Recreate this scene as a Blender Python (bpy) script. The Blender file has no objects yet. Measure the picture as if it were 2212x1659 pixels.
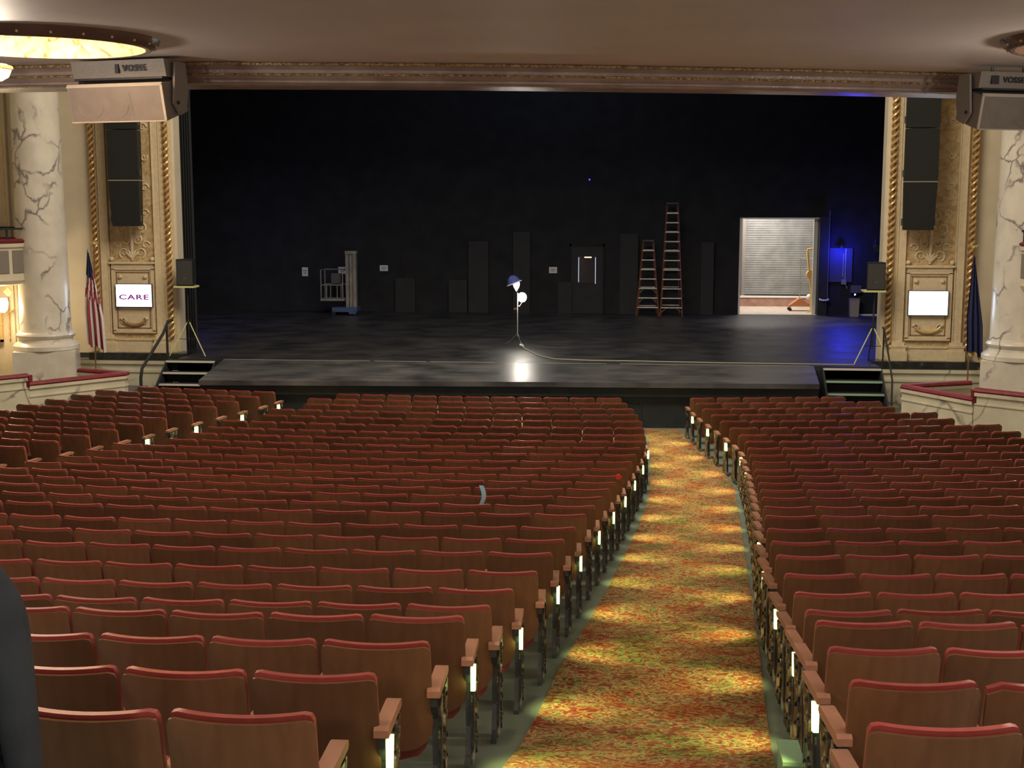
import bpy, bmesh, math, random
from mathutils import Vector, Matrix
random.seed(7)
sc = bpy.context.scene
PI = math.pi
# ---------------------------------------------------------------- camera
F_PX, CX, CY = 2850.0, 1106.0, 829.5
CAM = Vector((2.8, 0.0, 3.7)); PITCH = math.radians(8.05); YAW = math.radians(5.3)
cd = bpy.data.cameras.new('camera'); cam = bpy.data.objects.new('camera', cd); sc.collection.objects.link(cam)
cd.sensor_fit = 'HORIZONTAL'; cd.sensor_width = 36.0; cd.lens = 36.0 * F_PX / 2212.0
cd.clip_start = 0.05; cd.clip_end = 200
cam.location = CAM; cam.rotation_euler = (PI/2 - PITCH, 0, YAW)
sc.camera = cam
# ---------------------------------------------------------------- view, world, big lights
vs = sc.view_settings
sc.display_settings.display_device = 'sRGB'
vs.view_transform = 'Standard'; vs.look = 'None'; vs.gamma = 1.0; vs.exposure = 0.45; vs.use_curve_mapping = False
w = bpy.data.worlds.new('world'); sc.world = w; w.use_nodes = True
w.node_tree.nodes['Background'].inputs[0].default_value = (0.9, 0.8, 0.75, 1)
w.node_tree.nodes['Background'].inputs[1].default_value = 0.02

def light(name, kind, loc, energy, color=(1, .8, .55), size=0.3, size_y=None, target=None, spot=None, blend=.5, parent=None):
    l = bpy.data.lights.new(name, kind); l.energy = energy; l.color = color
    if kind == 'AREA':
        l.shape = 'RECTANGLE' if size_y else 'DISK'; l.size = size
        if size_y: l.size_y = size_y
    elif kind in ('POINT', 'SPOT'): l.shadow_soft_size = size
    if kind == 'SPOT': l.spot_size = math.radians(spot); l.spot_blend = blend
    o = bpy.data.objects.new(name, l); sc.collection.objects.link(o); o.location = loc
    if parent: o.parent = parent
    if target is not None:
        o.rotation_euler = (Vector(target) - Vector(loc)).to_track_quat('-Z', 'Y').to_euler()
    return o

WARM = (1, .87, .68)
light('auditorium_ceiling_light', 'AREA', (0.3, 21.5, 11.5), 1500, WARM, 9, 6, target=(0.3, 28, 0))
for i, (x, y) in enumerate([(-4.5, 2.5), (0.2, 3.5), (4.6, 2.5), (-3.6, 7.2), (1.6, 7.4), (6.8, 6.6)]):
    light('under_balcony_downlight', 'AREA', (x, y, 5.06), 22, (1, .78, .54), .35, target=(x, y, 0))
for i, (x, y) in enumerate([(-3.0, 4.0), (7.0, 4.0), (2.0, -1.5)]):
    light('rear_ceiling_fill', 'POINT', (x, y, 4.5), 112, (1, .89, .80), .16)  # unseen fill lamps, added to brighten the balcony underside
light('stage_blue_fill', 'AREA', (0, 36, 11.4), 120, (.62, .74, 1), 3, 2, target=(0, 36.5, 0))  # unseen bluish fill, added to lift the black of the stage
light('loading_dock_light', 'AREA', (7.0, 44.3, 3.95), 150, (1, .93, .84), 1.6, 0.6, target=(7.5, 45.6, 0))
light('backstage_blue_light', 'POINT', (9.25, 42.1, 2.02), 42, (.02, .03, 1), .06)
light('backstage_blue_spill', 'AREA', (9.6, 41.9, 3.2), 20, (.08, .10, 1), .5, target=(8.8, 38.0, 0))
light('wing_blue_light', 'AREA', (-10.6, 38.5, 3.0), 12, (.05, .08, 1), .5, target=(-6.5, 40.5, 0.3))

# ---------------------------------------------------------------- projection helpers (pixel -> point on a real plane)
FW = Vector((-math.sin(YAW)*math.cos(PITCH), math.cos(YAW)*math.cos(PITCH), -math.sin(PITCH)))
RT = Vector((math.cos(YAW), math.sin(YAW), 0)); UP = RT.cross(FW)
def proj(p):
    v = Vector(p) - CAM; z = v.dot(FW)
    return (CX + F_PX*v.dot(RT)/z, CY - F_PX*v.dot(UP)/z, z)

# ---------------------------------------------------------------- materials
MATS = {}
def mat(name, col, rough=.6, metal=0, emit=None, es=0, spec=None, coat=0):
    if name in MATS: return MATS[name]
    m = bpy.data.materials.new(name); m.use_nodes = True; b = m.node_tree.nodes['Principled BSDF']
    b.inputs['Base Color'].default_value = (*col, 1); b.inputs['Roughness'].default_value = rough
    b.inputs['Metallic'].default_value = metal
    if spec is not None: b.inputs['Specular IOR Level'].default_value = spec
    if coat: b.inputs['Coat Weight'].default_value = coat
    if emit: b.inputs['Emission Color'].default_value = (*emit, 1); b.inputs['Emission Strength'].default_value = es
    MATS[name] = m; return m
def nodes(m): return m.node_tree.nodes, m.node_tree.links, m.node_tree.nodes['Principled BSDF']
def ramp(n, stops, interp='LINEAR'):
    r = n.new('ShaderNodeValToRGB'); r.color_ramp.interpolation = interp
    e = r.color_ramp.elements
    while len(e) < len(stops): e.new(.5)
    for i, (p, c) in enumerate(stops): e[i].position = p; e[i].color = (*c, 1)
    return r
def coords(n, l, scale=(1, 1, 1), kind='Object'):
    t = n.new('ShaderNodeTexCoord'); mp = n.new('ShaderNodeMapping'); mp.inputs['Scale'].default_value = scale
    l.new(t.outputs[kind], mp.inputs['Vector']); return mp.outputs[0]
def noisy(name, stops, scale=4, detail=6, rough=.6, sc3=(1, 1, 1), bump=0, bscale=None, metal=0, distort=0, spec=None, rr=None):
    if name in MATS: return MATS[name]
    m = mat(name, stops[0][1], rough, metal, spec=spec); n, l, b = nodes(m)
    v = coords(n, l, sc3); t = n.new('ShaderNodeTexNoise'); t.inputs['Scale'].default_value = scale
    t.inputs['Detail'].default_value = detail; t.inputs['Distortion'].default_value = distort
    l.new(v, t.inputs['Vector']); r = ramp(n, stops); l.new(t.outputs['Fac'], r.inputs[0]); l.new(r.outputs[0], b.inputs['Base Color'])
    if rr:
        q = n.new('ShaderNodeMapRange'); q.inputs[3].default_value = rr[0]; q.inputs[4].default_value = rr[1]
        l.new(t.outputs['Fac'], q.inputs[0]); l.new(q.outputs[0], b.inputs['Roughness'])
    if bump:
        t2 = n.new('ShaderNodeTexNoise'); t2.inputs['Scale'].default_value = bscale or scale*3; l.new(v, t2.inputs['Vector'])
        bp = n.new('ShaderNodeBump'); bp.inputs['Strength'].default_value = bump; bp.inputs['Distance'].default_value = .02
        l.new(t2.outputs['Fac'], bp.inputs['Height']); l.new(bp.outputs[0], b.inputs['Normal'])
    return m
def per_island(m, lo, hi):
    n, l, b = nodes(m); g = n.new('ShaderNodeNewGeometry'); oi = n.new('ShaderNodeObjectInfo')
    ad = n.new('ShaderNodeMath'); ad.operation = 'ADD'; l.new(g.outputs['Random Per Island'], ad.inputs[0]); l.new(oi.outputs['Random'], ad.inputs[1])
    fr = n.new('ShaderNodeMath'); fr.operation = 'FRACT'; l.new(ad.outputs[0], fr.inputs[0])
    mr = n.new('ShaderNodeMapRange'); mr.inputs[3].default_value = lo; mr.inputs[4].default_value = hi; l.new(fr.outputs[0], mr.inputs[0])
    src = b.inputs['Base Color'].links[0].from_socket
    h = n.new('ShaderNodeHueSaturation'); l.new(src, h.inputs['Color']); l.new(mr.outputs[0], h.inputs['Value']); l.new(h.outputs[0], b.inputs['Base Color'])
def marble(name, base, vein, scale=1.0):
    m = mat(name, base, .28); n, l, b = nodes(m); v = coords(n, l, (1, 1, .8))
    nz = n.new('ShaderNodeTexNoise'); nz.inputs['Scale'].default_value = 1.6*scale; nz.inputs['Detail'].default_value = 6; l.new(v, nz.inputs['Vector'])
    mx = n.new('ShaderNodeVectorMath'); mx.operation = 'MULTIPLY_ADD'; mx.inputs[1].default_value = (.9, .9, .9)
    l.new(nz.outputs['Color'], mx.inputs[0]); l.new(v, mx.inputs[2])
    vo = n.new('ShaderNodeTexVoronoi'); vo.feature = 'DISTANCE_TO_EDGE'; vo.inputs['Scale'].default_value = 1.35*scale; l.new(mx.outputs[0], vo.inputs['Vector'])
    r = ramp(n, [(0, (1, 1, 1)), (.022, (.5, .5, .5)), (.05, (0, 0, 0))]); l.new(vo.outputs['Distance'], r.inputs[0])
    n2 = n.new('ShaderNodeTexNoise'); n2.inputs['Scale'].default_value = 1.3*scale; l.new(v, n2.inputs['Vector'])
    r2 = ramp(n, [(.46, (0, 0, 0)), (.58, (1, 1, 1))]); l.new(n2.outputs['Fac'], r2.inputs[0])
    mu = n.new('ShaderNodeMath'); mu.operation = 'MULTIPLY'; l.new(r.outputs[0], mu.inputs[0]); l.new(r2.outputs[0], mu.inputs[1])
    n3 = n.new('ShaderNodeTexNoise'); n3.inputs['Scale'].default_value = 2.5*scale; n3.inputs['Detail'].default_value = 5; l.new(v, n3.inputs['Vector'])
    cb = ramp(n, [(.35, tuple(c*.86 for c in base)), (.6, base)]); l.new(n3.outputs['Fac'], cb.inputs[0])
    mc = n.new('ShaderNodeMix'); mc.data_type = 'RGBA'; l.new(mu.outputs[0], mc.inputs[0]); l.new(cb.outputs[0], mc.inputs[6]); mc.inputs[7].default_value = (*vein, 1)
    l.new(mc.outputs[2], b.inputs['Base Color']); return m

M_WOOD = noisy('seat_wood', [(.3, (.160, .074, .037)), (.7, (.225, .108, .054))], 3, 6, .42, (6, 6, 1.0), rr=(.32, .5)); per_island(M_WOOD, .72, 1.22)
M_ARMW = noisy('armrest_wood', [(.3, (.38, .18, .11)), (.7, (.48, .24, .15))], 5, 6, .45, (6, 1, 6)); per_island(M_ARMW, .8, 1.15)
M_VINYL = noisy('red_vinyl', [(.3, (.33, .055, .05)), (.7, (.42, .085, .075))], 14, 3, .33); per_island(M_VINYL, .8, 1.2)
M_IRON = noisy('painted_iron', [(.3, (.05, .056, .058)), (.7, (.09, .10, .10))], 10, 4, .42, metal=.3)
M_ENDP = noisy('ornate_casting', [(.52, (.035, .037, .035)), (.57, (.22, .21, .14)), (.66, (.48, .45, .29))], 14, 4, .25, (1, 1, .7), bump=.8, bscale=24, metal=.2)
M_LENS = mat('aisle_lens', (.9, 1, .6), .3, emit=(.80, 1.0, .28), es=3.2)
M_CONC = noisy('grey_green_floor', [(.3, (.115, .155, .13)), (.7, (.175, .22, .185))], 2.2, 8, .45, bump=.15)
M_CREAM = noisy('cream_plaster', [(.3, (.58, .51, .38)), (.7, (.65, .58, .44))], 2, 5, .6)
M_CREAM2 = noisy('ivory_moulding', [(.3, (.62, .50, .32)), (.7, (.72, .60, .40))], 9, 5, .5, bump=.35, bscale=30)
M_TAN = noisy('tan_panel', [(.38, (.40, .27, .12)), (.5, (.50, .36, .18)), (.62, (.58, .46, .28))], 4.5, 8, .55, bump=.6, bscale=14, distort=1.5)
M_RELIEF = noisy('relief_plaster', [(.3, (.58, .47, .31)), (.7, (.70, .60, .43))], 12, 5, .5, bump=.5, bscale=40)
M_ROSE = noisy('garland_bronze', [(.3, (.22, .11, .05)), (.7, (.34, .19, .09))], 18, 3, .45, bump=.5, bscale=60)
M_GOLD = noisy('rope_gold', [(.3, (.55, .36, .13)), (.7, (.78, .58, .27))], 12, 4, .35, metal=.35)
M_ROPED = noisy('rope_brown', [(.3, (.17, .075, .02)), (.7, (.26, .12, .035))], 8, 4, .45)
M_MARB = marble('veined_marble', (.72, .67, .58), (.17, .14, .15))
M_MARBC = marble('cream_marble', (.66, .62, .47), (.24, .20, .16), .8)
M_BLK = noisy('black_paint', [(.3, (.008, .009, .011)), (.7, (.016, .018, .022))], 3, 5, .7)
M_BRICK = noisy('backstage_black', [(.3, (.015, .0155, .018)), (.7, (.024, .025, .028))], 2, 6, .8, spec=.2)
M_DARK = mat('dark_cloth', (.012, .014, .017), .9)
M_STONE = noisy('black_marble', [(.3, (.01, .012, .012)), (.62, (.03, .035, .03)), (.75, (.2, .2, .16))], 6, 8, .25)
M_VELVET = noisy('crimson_velvet', [(.3, (.14, .010, .018)), (.7, (.22, .016, .030))], 8, 4, .6)
M_SPKG = noisy('grey_speaker_paint', [(.3, (.20, .18, .165)), (.7, (.25, .225, .21))], 60, 2, .6)
M_GRILL = noisy('grey_grille', [(.3, (.155, .135, .125)), (.7, (.20, .175, .16))], 5, 6, .55, bump=.2, bscale=300)
M_BLKG = noisy('black_grille', [(.3, (.005, .007, .008)), (.7, (.009, .011, .012))], 40, 3, .6)
M_ALU = noisy('aluminium', [(.3, (.42, .42, .40)), (.7, (.6, .6, .56))], 12, 3, .4, metal=.7)
M_ORNG = mat('orange_fibreglass', (.20, .075, .035), .5)
M_YEL = mat('yellow_tape', (.62, .62, .28), .5)
M_WHITE = mat('white_paint', (.75, .73, .68), .5)
M_PAPER = mat('paper', (.62, .62, .64), .8)
M_CHROME = mat('chrome', (.6, .6, .6), .2, 1)

# stage floor: worn black planks
def stage_floor_mat(name, lo, hi, r0, r1):
    m = mat(name, lo, .4); n, l, b = nodes(m)
    v = coords(n, l, (1, 1, 1)); vs_ = coords(n, l, (.35, 5, 1))
    t = n.new('ShaderNodeTexNoise'); t.inputs['Scale'].default_value = 2.0; t.inputs['Detail'].default_value = 9; t.inputs['Roughness'].default_value = .65; l.new(vs_, t.inputs['Vector'])
    t2 = n.new('ShaderNodeTexNoise'); t2.inputs['Scale'].default_value = 1.1; t2.inputs['Detail'].default_value = 8; l.new(v, t2.inputs['Vector'])
    av = n.new('ShaderNodeMath'); av.operation = 'MULTIPLY'; l.new(t.outputs['Fac'], av.inputs[0]); l.new(t2.outputs['Fac'], av.inputs[1])
    r = ramp(n, [(.14, lo), (.26, tuple((a+c)/2 for a, c in zip(lo, hi))), (.40, hi)]); l.new(av.outputs[0], r.inputs[0]); l.new(r.outputs[0], b.inputs['Base Color'])
    q = n.new('ShaderNodeMapRange'); q.inputs[1].default_value = .12; q.inputs[2].default_value = .4; q.inputs[3].default_value = r0; q.inputs[4].default_value = r1
    l.new(av.outputs[0], q.inputs[0]); l.new(q.outputs[0], b.inputs['Roughness'])
    bp = n.new('ShaderNodeBump'); bp.inputs['Strength'].default_value = .25; bp.inputs['Distance'].default_value = .01
    l.new(t.outputs['Fac'], bp.inputs['Height']); l.new(bp.outputs[0], b.inputs['Normal']); return m
M_STAGE = stage_floor_mat('stage_floor_black', (.012, .012, .014), (.05, .048, .046), .34, .55)
M_APRON = stage_floor_mat('apron_floor_black', (.032, .033, .036), (.115, .115, .115), .30, .46)

# carpet: red and gold floral
M_CARPET = mat('floral_carpet', (.4, .1, .05), .9, spec=.1)
n, l, b = nodes(M_CARPET); v = coords(n, l, (1, 1, 1))
t = n.new('ShaderNodeTexNoise'); t.inputs['Scale'].default_value = 11; t.inputs['Detail'].default_value = 3.5; t.inputs['Distortion'].default_value = 2.2; l.new(v, t.inputs['Vector'])
r = ramp(n, [(.28, (.07, .05, .035)), (.38, (.20, .045, .028)), (.45, (.27, .075, .04)), (.495, (.24, .11, .05)), (.535, (.44, .34, .14)), (.58, (.27, .22, .10)), (.66, (.08, .085, .05))])
l.new(t.outputs['Fac'], r.inputs[0])
t3 = n.new('ShaderNodeTexNoise'); t3.inputs['Scale'].default_value = 2.4; t3.inputs['Detail'].default_value = 2; l.new(v, t3.inputs['Vector'])
r3 = ramp(n, [(.36, (.62, .82, .62)), (.46, (1, 1, 1)), (.54, (1, 1, 1)), (.64, (1.0, .66, .55))]); l.new(t3.outputs['Fac'], r3.inputs[0])
mx = n.new('ShaderNodeMix'); mx.data_type = 'RGBA'; mx.blend_type = 'MULTIPLY'; mx.inputs[0].default_value = 1
l.new(r.outputs[0], mx.inputs[6]); l.new(r3.outputs[0], mx.inputs[7]); l.new(mx.outputs[2], b.inputs['Base Color'])

# ---------------------------------------------------------------- mesh builder
class MB:
    def __init__(s): s.v = []; s.f = []; s.mi = []
    def add(s, vs, fs, mi=0):
        o = len(s.v); s.v += [tuple(p) for p in vs]; s.f += [tuple(i+o for i in f) for f in fs]; s.mi += [mi]*len(fs); return s
    def box(s, c, d, rot=None, mi=0, taper=None):
        x, y, z = d[0]/2, d[1]/2, d[2]/2; P = []
        for zz in (-1, 1):
            k = (taper if taper and zz > 0 else 1)
            for a, b_ in ((-1, -1), (1, -1), (1, 1), (-1, 1)): P.append(Vector((a*x*k, b_*y*k, zz*z)))
        if rot is not None: P = [rot @ p for p in P]
        P = [p + Vector(c) for p in P]
        return s.add(P, [(0, 3, 2, 1), (4, 5, 6, 7), (0, 1, 5, 4), (1, 2, 6, 5), (2, 3, 7, 6), (3, 0, 4, 7)], mi)
    def bbox(s, a, b_, mi=0): return s.box([(p+q)/2 for p, q in zip(a, b_)], [abs(q-p) for p, q in zip(a, b_)], None, mi)
    def tube(s, pts, r, n=8, mi=0, cap=True):
        pts = [Vector(p) for p in pts]; R = r if isinstance(r, (list, tuple)) else [r]*len(pts); vs_ = []; fs = []
        prev = None
        for i, p in enumerate(pts):
            d = (pts[min(i+1, len(pts)-1)] - pts[max(i-1, 0)]).normalized()
            if prev is None:
                a = Vector((0, 0, 1)) if abs(d.z) < .9 else Vector((1, 0, 0)); u = d.cross(a).normalized()
            else: u = (prev - d*prev.dot(d)).normalized()
            prev = u; w_ = d.cross(u)
            for k in range(n): t_ = 2*PI*k/n; vs_.append(p + (u*math.cos(t_) + w_*math.sin(t_))*R[i])
        for i in range(len(pts)-1):
            for k in range(n): a = i*n+k; c = i*n+(k+1) % n; fs.append((a, c, c+n, a+n))
        if cap: fs.append(tuple(range(n))[::-1]); fs.append(tuple(range((len(pts)-1)*n, len(pts)*n)))
        return s.add(vs_, fs, mi)
    def lathe(s, prof, c=(0, 0, 0), n=24, mi=0, a0=0, a1=2*PI, rot=None):
        full = abs(a1-a0-2*PI) < 1e-6; m_ = n if full else n+1; vs_ = []; fs = []
        for (r_, z_) in prof:
            for k in range(m_):
                t_ = a0+(a1-a0)*k/n; p = Vector((r_*math.cos(t_), r_*math.sin(t_), z_))
                if rot is not None: p = rot @ p
                vs_.append(p+Vector(c))
        for i in range(len(prof)-1):
            for k in range(n): a = i*m_+k; d = i*m_+(k+1) % m_; fs.append((a, d, d+m_, a+m_))
        return s.add(vs_, fs, mi)
    def prism(s, poly, z0, z1, mi=0):
        n_ = len(poly); vs_ = [(x, y, z0) for x, y in poly]+[(x, y, z1) for x, y in poly]
        fs = [tuple(range(n_))[::-1], tuple(range(n_, 2*n_))]+[(i, (i+1) % n_, n_+(i+1) % n_, n_+i) for i in range(n_)]
        return s.add(vs_, fs, mi)
    def prism_x(s, poly, x0, x1, mi=0):      # poly in (y,z)
        n_ = len(poly); vs_ = [(x0, y, z) for y, z in poly]+[(x1, y, z) for y, z in poly]
        fs = [tuple(range(n_)), tuple(range(n_, 2*n_))[::-1]]+[(i, n_+i, n_+(i+1) % n_, (i+1) % n_) for i in range(n_)]
        return s.add(vs_, fs, mi)
    def prism_y(s, poly, y0, y1, mi=0):      # poly in (x,z)
        n_ = len(poly); vs_ = [(x, y0, z) for x, z in poly]+[(x, y1, z) for x, z in poly]
        fs = [tuple(range(n_))[::-1], tuple(range(n_, 2*n_))]+[(i, (i+1) % n_, n_+(i+1) % n_, n_+i) for i in range(n_)]
        return s.add(vs_, fs, mi)
    def sweep(s, path, prof, mi=0, closed_prof=False):   # path list (x,y), prof list (offset to the right-hand normal, z)
        P = [Vector((x, y)) for x, y in path]; vs_ = []; fs = []; m_ = len(prof)
        for i, p in enumerate(P):
            d0 = (P[i]-P[i-1]).normalized() if i > 0 else (P[1]-P[0]).normalized()
            d1 = (P[i+1]-P[i]).normalized() if i < len(P)-1 else d0
            n0 = Vector((-d0.y, d0.x)); n1 = Vector((-d1.y, d1.x)); nn = (n0+n1).normalized(); k = 1/max(.4, nn.dot(n0))
            for (o_, z_) in prof: q = p+nn*o_*k; vs_.append((q.x, q.y, z_))
        for i in range(len(P)-1):
            for j in range(m_ if closed_prof else m_-1):
                a = i*m_+j; c = i*m_+(j+1) % m_; fs.append((a, c, c+m_, a+m_))
        if closed_prof: fs.append(tuple(range(m_))); fs.append(tuple(range((len(P)-1)*m_, len(P)*m_))[::-1])
        return s.add(vs_, fs, mi)
    def sphere(s, c, r, n=16, m_=10, mi=0, sq=(1, 1, 1)):
        return s.lathe([(max(1e-4, r*math.sin(PI*i/m_))*1, -r*math.cos(PI*i/m_)) for i in range(m_+1)], c, n, mi)
    def mesh(s, name, mats, smooth=False, fix=True):
        me = bpy.data.meshes.new(name); me.from_pydata(s.v, [], s.f); me.update()
        for m_ in (mats if isinstance(mats, (list, tuple)) else [mats]): me.materials.append(m_)
        if fix and len(s.f) < 60000:
            bm = bmesh.new(); bm.from_mesh(me); bmesh.ops.recalc_face_normals(bm, faces=bm.faces); bm.to_mesh(me); bm.free()
        me.polygons.foreach_set('material_index', s.mi)
        if smooth:
            me.polygons.foreach_set('use_smooth', [True]*len(me.polygons))
            try: me.set_sharp_from_angle(angle=math.radians(38))
            except Exception: pass
        return me
def link(name, me, parent=None, loc=(0, 0, 0), rot=(0, 0, 0)):
    o = bpy.data.objects.new(name, me); sc.collection.objects.link(o); o.location = loc; o.rotation_euler = rot
    if parent: o.parent = parent
    return o
def tag(o, label=None, cat=None, group=None, kind=None):
    if label: o['label'] = label
    if cat: o['category'] = cat
    if group: o['group'] = group
    if kind: o['kind'] = kind
    return o
def empty(name, loc, label, cat, group=None, rz=0):
    o = bpy.data.objects.new(name, None); sc.collection.objects.link(o); o.location = loc; o.rotation_euler = (0, 0, rz); o.empty_display_size = .1
    return tag(o, label, cat, group)
def struct(name, mb, m, label=None, parent=None, smooth=False):
    o = link(name, mb.mesh(name, m, smooth), parent)
    if not parent: tag(o, label, None, None, 'structure')
    return o
def part(name, mb, m, parent, loc=(0, 0, 0), rot=(0, 0, 0), smooth=False):
    return link(name, mb.mesh(name, m, smooth), parent, loc, rot)
def text(name, body, size, m, parent, loc, rot, depth=.002):
    c = bpy.data.curves.new(name, 'FONT'); c.body = body; c.size = size; c.extrude = depth; c.align_x = 'CENTER'; c.align_y = 'CENTER'
    c.space_character = 1.15; c.offset = size*.035; c.resolution_u = 4
    t_ = bpy.data.objects.new(name+'_curve', c); sc.collection.objects.link(t_); bpy.context.view_layer.update()
    me = bpy.data.meshes.new_from_object(t_.evaluated_get(bpy.context.evaluated_depsgraph_get())); bpy.data.objects.remove(t_)
    me.materials.clear(); me.materials.append(m); return link(name, me, parent, loc, rot)

# ---------------------------------------------------------------- raked floor
YC = 61.0
FZ = [1.24, 1.09, .95, .82, .63, .49, .38, .30, .2, .1, .03, -.07, -.16, -.25, -.34, -.43, -.51, -.58, -.63, -.69, -.73, -.78, -.81, -.83, -.85, -.87, -.89, -.91]
def fz_r(r_):
    i = (57.05-r_)/.767
    if i < 0: return 1.24-i*.17
    if i >= 27: return -.91-.02*(i-27)
    k = int(i); return FZ[k]+(FZ[k+1]-FZ[k])*(i-k)
def fz(x, y): return fz_r(math.hypot(x, YC-y))
def interp(tab, y):
    tab = sorted(tab)
    if y <= tab[0][0]: a, b_ = tab[0], tab[1]
    elif y >= tab[-1][0]: a, b_ = tab[-2], tab[-1]
    else:
        for a, b_ in zip(tab, tab[1:]):
            if a[0] <= y <= b_[0]: break
    return a[1]+(b_[1]-a[1])*(y-a[0])/(b_[0]-a[0])
def strip(xl, xr, y0, y1, ny, nx, dz, thick=0):
    mb = MB(); vs_ = []; fs = []
    for i in range(ny+1):
        y = y0+(y1-y0)*i/ny; a, b_ = xl(y), xr(y)
        for j in range(nx+1): x = a+(b_-a)*j/nx; vs_.append((x, y, fz(x, y)+dz))
    for i in range(ny):
        for j in range(nx): k = i*(nx+1)+j; fs.append((k, k+1, k+nx+2, k+nx+1))
    return mb.add(vs_, fs)
struct('floor', strip(lambda y: -13, lambda y: 13, -3, 30.6, 90, 26, 0), M_CONC, 'grey-green painted concrete floor under the theater seats', smooth=True)
CAR_L = [(0, 1.85), (6.54, 2.17), (8.96, 2.28), (12.26, 2.57), (14.6, 2.73), (17.91, 2.96), (19.12, 3.05), (22.5, 3.12), (25.13, 3.10), (26.3, 3.05)]
CAR_R = [(0, 3.2), (6.75, 3.57), (10.02, 3.80), (14.74, 4.09), (17.32, 4.24), (20.1, 4.38), (22.22, 4.32), (23.37, 4.15), (25.2, 3.83), (26.3, 3.75)]
o = link('aisle_carpet', strip(lambda y: interp(CAR_L, y), lambda y: interp(CAR_R, y), -2, 26.45, 112, 6, .014).mesh('aisle_carpet', M_CARPET, True))
tag(o, 'red and gold floral carpet running down the lit right-hand aisle to the stage', 'carpet')
CB_L = [(0, -7.6), (10, -6.0), (18.4, -4.55), (21.5, -4.05), (23, -3.6), (25.1, -3.05)]       # centre block, left end
LB_R = [(0, -9.1), (10, -7.2), (18.4, -5.62), (19.9, -5.35), (21.5, -5.11), (23, -4.73), (24.8, -4.32), (26.2, -4.2)]
o = link('aisle_carpet', strip(lambda y: interp(LB_R, y)+.22, lambda y: interp(CB_L, y)-.22, 6, 26.0, 60, 4, .014).mesh('aisle_carpet', M_CARPET, True))
tag(o, 'red and gold carpet in the far left aisle, mostly hidden by seats', 'carpet')

# ---------------------------------------------------------------- room shell
def box_struct(name, a, b_, m, label=None): return struct(name, MB().bbox(a, b_), m, label)
box_struct('wall_left', (-13.3, -3, -1.5), (-13, 30.6, 14), M_CREAM, 'cream plaster side wall left of the auditorium')
box_struct('wall_right', (13, -3, -1.5), (13.3, 30.6, 14), M_CREAM, 'cream plaster side wall right of the auditorium')
box_struct('wall_back', (-13, -3.3, .5), (13, -3, 14), M_CREAM, 'cream rear wall behind the viewer')
box_struct('ceiling_auditorium', (-13, 13, 13.6), (13, 30.6, 13.9), M_CREAM, 'high auditorium ceiling beyond the balcony')
# proscenium wall pieces
for nm, x0, x1 in (('wall_front_left', -13, -7.98), ('wall_front_right', 8.36, 13)):
    box_struct(nm, (x0, 30.5, 0), (x1, 30.9, 14), M_CREAM, 'cream plaster wall beside the stage opening, '+('left' if x0 < 0 else 'right'))
box_struct('wall_front_header', (-7.98, 30.5, 7.6), (8.36, 30.9, 14), M_CREAM, 'wall above the stage opening')
for nm, x0, x1 in (('trim_1', -13, -7.75), ('trim_2', 8.2, 13)):
    mb = MB().bbox((x0, 30.19, -1.4), (x1, 30.62, -.13)).bbox((x0, 30.14, -.22), (x1, 30.3, -.13)).bbox((x0, 30.16, -.42), (x1, 30.3, -.36))
    struct(nm, mb, M_MARBC, 'cream marble dado below the gilded pilaster, '+('left' if x0 < 0 else 'right')+' of stage')
for nm, x0, x1 in (('trim_3', -10.1, -7.72), ('trim_4', 8.15, 10.45)):
    struct(nm, MB().bbox((x0, 30.13, -.125), (x1, 30.62, .045)), M_STONE, 'black marble plinth under the gilded pilaster, '+('left' if x0 < 0 else 'right')+' of stage')

# balcony soffit with two round recesses
EDGE = [(-13.2, 16.6), (-10, 15.2), (-7, 14.4), (-4.05, 13.95), (-2, 13.74), (-.95, 13.84), (1.44, 14.25), (3.93, 14.9), (5.47, 15.4), (7.27, 16.1), (9.5, 17.1), (13.2, 19)]
def smooth_path(pts, n_=6):
    out = []
    for i in range(len(pts)-1):
        p0 = Vector(pts[max(i-1, 0)]); p1 = Vector(pts[i]); p2 = Vector(pts[i+1]); p3 = Vector(pts[min(i+2, len(pts)-1)])
        for k in range(n_):
            t_ = k/n_; q = .5*((2*p1)+(-p0+p2)*t_+(2*p0-5*p1+4*p2-p3)*t_*t_+(-p0+3*p1-3*p2+p3)*t_**3); out.append(tuple(q))
    out.append(tuple(pts[-1])); return out
EP = smooth_path(EDGE)
ZS = 5.1
DOMES = [(-2.5, 11.6, 1.05), (7.15, 12.37, 1.12)]
bm = bmesh.new()
loops = [[(-13.2, -3.2)]+[(13.2, -3.2)]+EP[::-1]]
for (x, y, r_) in DOMES: loops.append([(x+(r_-.06)*math.cos(2*PI*k/64), y+(r_-.06)*math.sin(2*PI*k/64)) for k in range(64)])
es = []
for L in loops:
    vv = [bm.verts.new((x, y, ZS)) for x, y in L]
    for i in range(len(vv)): es.append(bm.edges.new((vv[i], vv[(i+1) % len(vv)])))
bmesh.ops.triangle_fill(bm, use_beauty=True, edges=es)
me = bpy.data.meshes.new('ceiling'); bm.to_mesh(me); bm.free()
M_SOFF = noisy('mauve_soffit_paint', [(.3, (.74, .68, .68)), (.7, (.80, .74, .74))], 1.2, 5, .55, bump=.15, bscale=2)
me.materials.append(M_SOFF)
o = link('ceiling', me); tag(o, 'smooth mauve-grey underside of the balcony', None, None, 'structure')
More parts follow.
